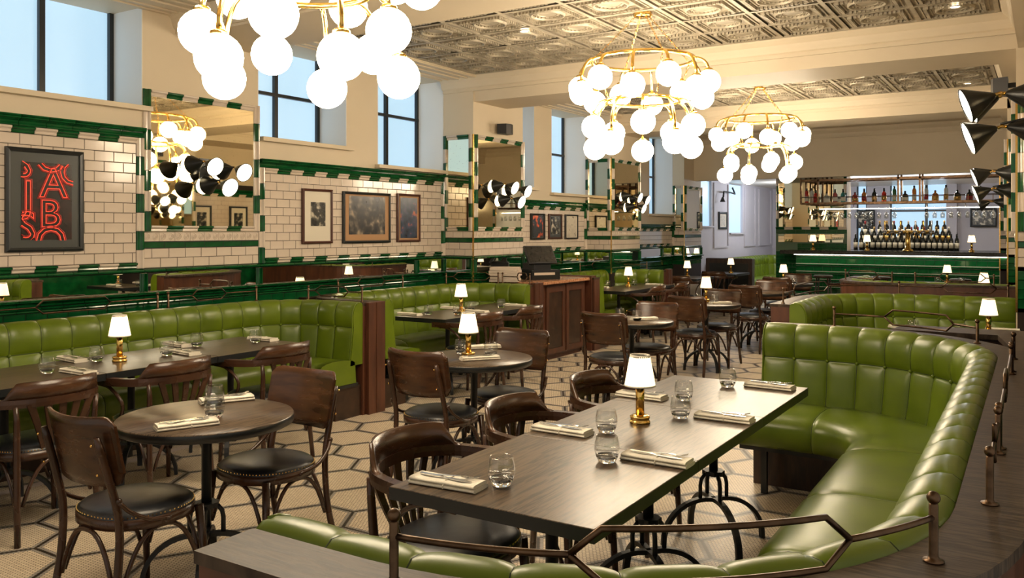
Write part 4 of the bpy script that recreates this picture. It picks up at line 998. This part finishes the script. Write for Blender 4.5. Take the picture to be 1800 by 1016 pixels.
for ch, x, z, s in (('A', .055, .115, .30), ('B', .03, -.105, .28), ('J', -.125, .02, .30), ('S', -.14, -.20, .30), ('O', .035, .29, .28), ('O', .035, -.30, .28), ('S', -.16, .24, .26), ('O', .20, .2, .26)):
    neon_text(ch, x, z, s, T); neon_text(ch, x, z, s, T, .0045, .010, 'neon_red')
picture(528, 331, 581, 428, 'brown_frame', 'mat_white', 'print_photo', (.28, .24, .32, .24), 'brown framed black and white photograph, left of three on the tiled wall', fw=.024)
picture(599.5, 336, 683, 427, 'black_frame', 'mat_tan', 'print_dark', (.12, .12, .17, .08), 'large black framed picture with tan mount, middle of three on the tiled wall', fw=.026)
picture(695, 340, 735.5, 425, 'brown_frame', 'mat_tan', 'print_blue', (.14, .14, .08, .08), 'narrow brown framed colourful print, right of three on the tiled wall', fw=.024)
picture(930.5, 375, 955, 421, 'black_frame', 'mat_grey', 'print_fire', (.14, .14, .08, .08), 'small black framed orange picture beyond the second left pier', fw=.022)
picture(962, 376, 985, 420, 'brown_frame', 'mat_grey', 'print_photo', (.2, .2, .2, .12), 'small dark framed grey picture, middle of three beyond the second left pier', fw=.022)
picture(991, 377, 1013, 420, 'black_frame', 'mat_white', 'print_sketch', (.14, .14, .08, .08), 'small framed picture with diagonal dark lines, nearest the third left pier', fw=.022)
picture(1262, 372, 1276, 403, 'black_frame', 'mat_white', 'print_sketch', (.2, .2, .2, .2), 'tall thin black framed picture on the grey wall of the back room', fw=.05)
picture(1507, 369, 1538, 401, 'black_frame', 'mat_grey', 'print_photo', (.06, .06, .08, .08), 'dark picture on the grey wall behind the bar bottles', wy=22.44, fw=.03)
picture(1705, 366, 1752, 399, 'black_frame', 'mat_grey', 'print_photo', (.06, .06, .08, .08), 'wide dark picture on the grey wall at the right behind the bar', wy=22.4, fw=.05)
# picture light on the grey wall
T = thing('picture_light', 'black swan-neck lamp over the thin picture on the grey wall', 'wall lamp', (WX, yat(1275, WX), 2.3)); y_ = 0
part('arm', MB().tube([(0, .5, .25), (.06, .5, .1), (.06, .2, .12), (.10, -.4, .12), (.12, -.5, 0)], .02, 6), 'black_metal', T); part('head', MB().lathe([(.0, .06), (.02, .05), (.06, -.05), (.05, -.05)], 12, (.12, -.55, -.06)), 'black_metal', T)
# ---------------------------------------------------------------- till station
st = thing('till_station', 'dark panelled wooden service station with an orange stone top', 'cabinet', (-5.4, 9.3, 0))
part('carcass', MB().box(-.25, .32, -.76, .52, .06, .93).box(-.22, .28, -.72, .48, 0, .06), 'wood_red', st)
part('stone_top', MB().prism([(-.26, -.80), (.33, -.80), (.40, -.66), (.40, .50), (.34, .60), (-.26, .60)], .93, .965), 'marble', st)
for i in range(2):
    y = -.50 + i * .50
    f = MB().box(.318, .336, y, y + .46, .08, .14).box(.318, .336, y, y + .46, .82, .90).box(.318, .336, y, y + .06, .14, .82).box(.318, .336, y + .40, y + .46, .14, .82)
    d = part('door', f, 'wood_red', st); part('door_panel', MB().box(.316, .324, y + .06, y + .40, .14, .82), 'wood_dark', d)
T = thing('stone_screen', 'dark panelled wooden end wall between the till station and the third left banquette', 'partition', (-5.15, 9.95, 0))
part('body', MB().box(-.6, .12, -.04, .10, 0, .975), 'wood_red', T); part('inset_panel', MB().box(-.42, -.05, -.05, -.038, .14, .82), 'stone', T); part('inset_panel', MB().box(.115, .128, -.02, .08, .10, .9), 'wood_dark', T)
x0, y0 = at(932, 490, .965)
T = thing('till', 'black till with tilted touch screen on the orange stone top', 'till', (x0 + .12, y0, .965), radians(60))
part('cash_drawer', MB().box(-.20, .20, -.19, .2, 0, .12).prism([(-.12, -.1), (.12, -.1), (.16, .12), (-.16, .12)], .12, .20), 'plastic', T); part('drawer_front', MB().box(-.19, .19, -.198, -.19, .015, .095), 'black_metal', T); part('receipt_strip', MB().box(-.17, .12, -.202, -.198, .06, .09), 'paper', T)
b = MB(); b.prism([(-.1, -.12), (.1, -.12), (.12, .1), (-.12, .1)], .20, .215); b.tube([(0, .05, .2), (0, .07, .26), (0, .0, .32)], [.06, .045, .05], 4); part('stand', b, 'grey_plastic', T)
part('screen', MB().box(-.20, .20, -.015, .015, -.13, .13, m=Matrix.Translation((0, -.04, .30)) @ Matrix.Rotation(radians(-35), 4, 'X')), 'plastic', T); part('screen_glass', MB().box(-.185, .185, -.018, -.015, -.115, .115, m=Matrix.Translation((0, -.04, .30)) @ Matrix.Rotation(radians(-35), 4, 'X')), 'stone', T)
x0, y0 = at(880, 497, .965)
for i, lb in enumerate(('lowest', 'second from the bottom', 'middle', 'second from the top', 'topmost')):
    T = tag(obj('menu_stack', MB().bbox(-.17, .17, -.13, .13, 0, .034, .006).mesh('menu_bundle', 'paper'), None, (-5.46, 8.50, .965 + i * .0345), (0, 0, random.uniform(-.12, .12) + .4)), 'bundle of cream menus beside the till, %s in the pile' % lb, 'menus', 'cream menus piled beside the till')
# ---------------------------------------------------------------- dark partition and low boxes of the far left
T = thing('dark_partition', 'tall dark panelled partition far down the room, left of the bar', 'partition', (-5.45, 17.0, 0))
part('body', MB().bbox(-.5, .46, -.08, .08, 0, 1.0, .01), 'wood_dark', T); part('inset_panel', MB().box(-.42, .38, -.088, -.08, .1, .9), 'black_metal', T)
# ---------------------------------------------------------------- bar
BY = 16.3; xb0 = xat(1399, BY); xb1 = xat(1772, BY)
bar = thing('bar_counter', 'long bar with green tiled front and dark stone counter top', 'bar', ((xb0 + xb1) / 2, BY, 0)); bx = (xb0 + xb1) / 2
part('core', MB().box(xb0 - bx, xb1 - bx, .012, .6, 0, 1.13), 'grout_green', bar)
part('counter_top', MB().bbox(xat(1386, BY) - bx - .12, xb1 - bx, -.16, .75, 1.13, 1.2, .01), 'stone', bar)
part('light_strip', MB().box(xb0 - bx, xb1 - bx, -.135, -.105, 1.121, 1.128), 'strip_glow', bar); part('trim_line', MB().box(xb0 - bx, xb1 - bx, -.006, .012, 1.100, 1.118), 'light_stone', bar)
FB = Face(-bx * 0 + 0, 0.008, 0); zr = 1.09; r = 0
class BF(Face):
    pass
fb = Face(0, .010, 0); L0, L1_ = xb0 - bx, xb1 - bx; k = 0
while zr > .16:
    h = .036; run(bar, fb, L0, L1_, zr - h / 2, h, 'round', pw=.40, name='half_round_tile'); zr -= h + .004
    h = .095; o = 0 if k % 2 else .06; s = L0
    while s < L1_ - .02:
        e = min(s + (.16 if s > L0 else .16 - o), L1_); tile(bar, fb, (s + e) / 2, zr - h / 2, round(e - s, 3), h, 'green_tile'); s = e
    part('grout_line', MB().box(L0, L1_, -.002, .01, zr - h - .006, zr - h), 'light_stone', bar); zr -= h + .006; k += 1
part('foot_rail', MB().tube([(L0, -.2, .22), (L1_, -.2, .22)], .02, 8), 'brass', bar)
# wide mirrored pier behind the left end of the bar
xp0, xp1 = xat(1364, 16.9), xat(1489, 16.9); w = struct('wall_back', MB().box(xp0, xp1, 16.9, 17.25, 0, 2.6), 'paint'); fp = Face(0, 16.9, 0)
w = backing(fp, xp0, xp1, .3, 1.62, 'grout_green', 'wall_back')
brick_rows(w, fp, xp0, xat(1402, 16.9), .38, 10, 'green_tile'); brick_rows(w, fp, xat(1402, 16.9), xp1, 1.163, 2, 'green_tile')
part('mirror_strip', MB().box(xp0 + .05, xp1 - .05, 16.88, 16.89, 1.34, 1.50), 'mirror', w); run(w, fp, xp0, xp1, 1.545, .07, 'flat'); checker(w, fp, xp0, xp1, 1.61, .055)
for s, k in ((xp0 + .03, 0), (xp1 - .03, 1)): vchecker(w, fp, s, .06, 1.64, 2.6, start=k)
part('mirror_glass', MB().box(xp0 + .06, xp1 - .06, 16.885, 16.892, 1.64, 2.6), 'mirror', w)
# hanging shelf over the bar
SZ = 2.075; gx0, gx1 = xat(1408, 16.3), xat(1768, 16.3)
gt = thing('hanging_bar_shelf', 'bronze framed bottle shelf hanging over the bar', 'shelf', ((gx0 + gx1) / 2, 16.5, SZ)); gx = (gx0 + gx1) / 2; a, b = gx0 - gx, gx1 - gx
part('shelf', MB().box(a, b, -.2, .2, -.02, -.005), 'glass', gt, 'clear glass shelf')
f = MB()
for y in (-.2, .2): part('edge_bar', MB().box(a, b, y - .012, y + .012, -.028, .012), 'bronze', gt); part('guard_rail', MB().tube([(a, y, .11), (b, y, .11)], .006, 6), 'bronze', gt); part('top_beam', MB().box(a, b, y - .016, y + .016, .40, .44), 'bronze', gt)
for u in (1408, 1438, 1579, 1617, 1768):
    x = xat(u, 16.3) - gx
    for y in (-.2, .2): part('hanger', MB().box(x - .016, x + .016, y - .016, y + .016, -.02, .585), 'bronze', gt)
for i in range(9): x = a + (b - a) * (i + .5) / 9; part('guard_post', MB().box(x - .006, x + .006, -.206, -.194, .01, .11), 'bronze', gt)
part('light_strip', MB().tube([(a + .3, -.05, -.11), (b, -.05, -.11)], .006, 6), 'strip_glow', gt)
part('glass_rack', MB().tube([(a + .3, .08, -.11), (b, .08, -.11)], .012, 6), 'steel', gt)
for i in range(6): x = a + .3 + (b - a - .3) * i / 5; part('rack_strut', MB().tube([(x, -.05, -.11), (x, -.05, -.02)], .006, 6), 'steel', gt)
# bottles
def bottle(kind, m, lab, label, loc, group, cap='b_black', h=.28, foil=None):
    T = thing('bottle', label, 'bottle', loc, random.random() * 6, group)
    pr = {'wine': [(0, 0), (.036, 0), (.038, .01), (.038, .18), (.034, .205), (.016, .235), (.0135, .25), (.0135, .295), (0, .295)],
          'spirit': [(0, 0), (.040, 0), (.043, .01), (.043, .15), (.036, .175), (.016, .20), (.0145, .25), (0, .25)],
          'squat': [(0, 0), (.052, 0), (.056, .01), (.056, .10), (.045, .135), (.018, .155), (.016, .19), (0, .19)],
          'tall': [(0, 0), (.032, 0), (.035, .01), (.035, .20), (.028, .225), (.014, .25), (.013, .28), (0, .28)]}[kind]
    key = ('bt', kind, m)
    if key not in TM: TM[key] = MB().lathe(pr, 16).mesh('glass_body', m)
    obj('glass_body', TM[key], T)
    R = max(p[0] for p in pr); H = pr[-1][1]
    key = ('lb', kind, lab)
    if key not in TM: TM[key] = MB().lathe([(R + .0008, H * .15), (R + .0008, H * .48)], 16).mesh('label', lab)
    if lab: obj('label', TM[key], T)
    key = ('cp', kind, cap)
    if key not in TM: TM[key] = MB().lathe([(.0165, H - .055), (.0165, H + .006), (.012, H + .01), (0, H + .01)], 12).mesh('cap', cap)
    obj('cap', TM[key], T)
SB = [(1418, 'tall', 'b_red', 'label', 'purple-red'), (1427, 'tall', 'b_clear', 'label', 'pale'), (1434, 'spirit', 'b_red', 'foil_red', 'bright red'), (1453, 'squat', 'b_clear', 'label', 'clear squat'), (1468, 'spirit', 'b_pink', 'label', 'pink'), (1482, 'spirit', 'b_teal', 'label', 'teal'),
      (1503, 'squat', 'b_red', 'foil_gold', 'red square'), (1519, 'spirit', 'b_amber', 'foil_red', 'dark red'), (1537, 'spirit', 'b_black', 'foil_gold', 'dark brown'), (1554, 'spirit', 'b_red', 'foil_gold', 'tall red'), (1572, 'tall', 'b_green', 'label', 'dark green'),
      (1591, 'squat', 'b_black', 'label', 'black with pale label'), (1607, 'tall', 'b_amber', 'label', 'tall amber'), (1628, 'tall', 'b_clear', 'foil_red', 'clear tall'), (1644, 'squat', 'b_amber', 'foil_gold', 'squat amber'), (1663, 'tall', 'b_clear', 'foil_gold', 'clear with orange label'),
      (1683, 'squat', 'b_black', 'foil_gold', 'dark squat'), (1704, 'squat', 'b_black', 'foil_red', 'black squat with red label'), (1723, 'spirit', 'b_clear', 'label', 'pale yellow')]
for i, (u, kd, m, lab, nm) in enumerate(SB):
    y = 16.42; bottle(kd, m, lab, '%s spirit bottle on the hanging shelf, number %s from the left' % (nm, ['one', 'two', 'three', 'four', 'five', 'six', 'seven', 'eight', 'nine', 'ten', 'eleven', 'twelve', 'thirteen', 'fourteen', 'fifteen', 'sixteen', 'seventeen', 'eighteen', 'nineteen'][i]), (xat(u, y), y, SZ - .005), 'spirit bottles on the hanging bar shelf')
# wine on the back counter
bc = thing('back_counter', 'stepped dark counter behind the bar carrying the wine bottles', 'counter', (-2.0, 17.3, 0))
part('body', MB().box(xat(1490, 17.3) + 2.0, xat(1765, 17.3) + 2.0, -.05, .5, 0, 1.2), 'stone', bc); part('step', MB().box(xat(1508, 17.3) + 2.0, xat(1680, 17.3) + 2.0, .12, .30, 1.2, 1.33), 'stone', bc); part('step', MB().box(xat(1515, 17.3) + 2.0, xat(1665, 17.3) + 2.0, .30, .45, 1.2, 1.45), 'stone', bc)
for row, (u0, u1, n, y, z) in enumerate(((1504, 1682, 19, 17.33, 1.2), (1515, 1668, 15, 17.51, 1.33), (1521, 1660, 12, 17.67, 1.45))):
    for i in range(n):
        u = u0 + (u1 - u0) * i / (n - 1)
        cap = 'b_black' if row == 0 else random.choice(['b_black', 'foil_red', 'foil_gold', 'label'])
        bottle('wine', 'b_black', 'label' if row == 0 or random.random() < .7 else 'foil_gold', 'dark wine bottle with pale label, %s row behind the bar' % ('front', 'middle', 'rear')[row], (xat(u, y), y, z), 'wine bottles in the %s row behind the bar' % ('front', 'middle', 'rear')[row], cap)
# hanging stemware
wg = thing('wine_glass', 'upside-down wine glass hanging under the bar shelf', 'glass', (0, 0, 0), 0, 'wine glasses hanging under the bar shelf')
part('bowl', MB().lathe([(.030, -.20), (.036, -.17), (.038, -.14), (.030, -.105), (.008, -.09), (.008, -.092), (.028, -.107), (.036, -.14), (.034, -.17), (.029, -.20)], 14), 'crystal', wg); part('stem', MB().lathe([(.032, 0), (.006, -.004), (.0035, -.012), (.0035, -.088), (.008, -.092)], 12), 'crystal', wg)
for u in (1454, 1467, 1480, 1493, 1505, 1518, 1531, 1545, 1558, 1572, 1629, 1643, 1657, 1672, 1686, 1701, 1716, 1730, 1746, 1760): dup(wg, (xat(u, 16.45), 16.45, SZ - .09), 0, 'upside-down wine glass hanging under the bar shelf')
# beer font
T = thing('beer_font', 'polished brass beer font with pump handles on the bar', 'beer taps', (xat(1596, 16.5), 16.5, 1.2))
part('column', MB().lathe([(0, 0), (.09, 0), (.09, .02), (.045, .05), (.04, .30), (.06, .33), (.06, .36), (0, .37)], 20), 'gold', T); part('cross_bar', MB().tube([(-.42, 0, .34), (.42, 0, .34)], .032, 12), 'gold', T)
for i in range(6):
    x = (-.38, -.25, -.12, .12, .25, .38)[i]; part('tap_badge', MB().lathe([(0, 0), (.042, 0), (.042, .012), (0, .014)], 18, m=Matrix.Translation((x, -.035, .33)) @ Matrix.Rotation(pi / 2, 4, 'X')), 'chrome_dark', T)
    part('pump_handle', MB().lathe([(.009, .36), (.012, .44), (.016, .52), (.010, .545), (0, .548)], 10, (x, 0, 0)), 'steel' if i % 2 else 'gold', T); part('spout', MB().tube([(x, -.03, .33), (x, -.11, .31), (x, -.12, .24)], .008, 6), 'gold', T)
for p in ((-3.3, 18.5), (-1.8, 18.5), (-5.0, 19.5)): light('POINT', 'back_room_fill', (*p, 2.45), 50, (.86, .9, 1), .12)  # added lights without fixtures, brightening the back room
for n, (u, v) in enumerate(((1262, 520), (1290, 520))): pass

for y, mt, pr, lb in ((9.7, 'mat_white', 'print_photo', 'framed photograph on the opposite wall, seen in the nearest pier mirror, left one'), (10.5, 'mat_white', 'print_photo', 'framed photograph on the opposite wall, seen in the nearest pier mirror, right one')):
    T = thing('framed_picture', lb, 'picture', (.415, y, 1.75), -pi / 2)
    f = MB()
    for q in ((-.2, -.17, -.26, .26), (.17, .2, -.26, .26), (-.17, .17, -.26, -.23), (-.17, .17, .23, .26)): f.box(q[0], q[1], -.03, 0, q[2], q[3])
    part('frame', f, 'black_frame', T); part('mount', MB().box(-.17, .17, -.012, -.002, -.23, .23), mt, T); part('print', MB().box(-.1, .1, -.015, -.012, -.14, .14), pr, T)
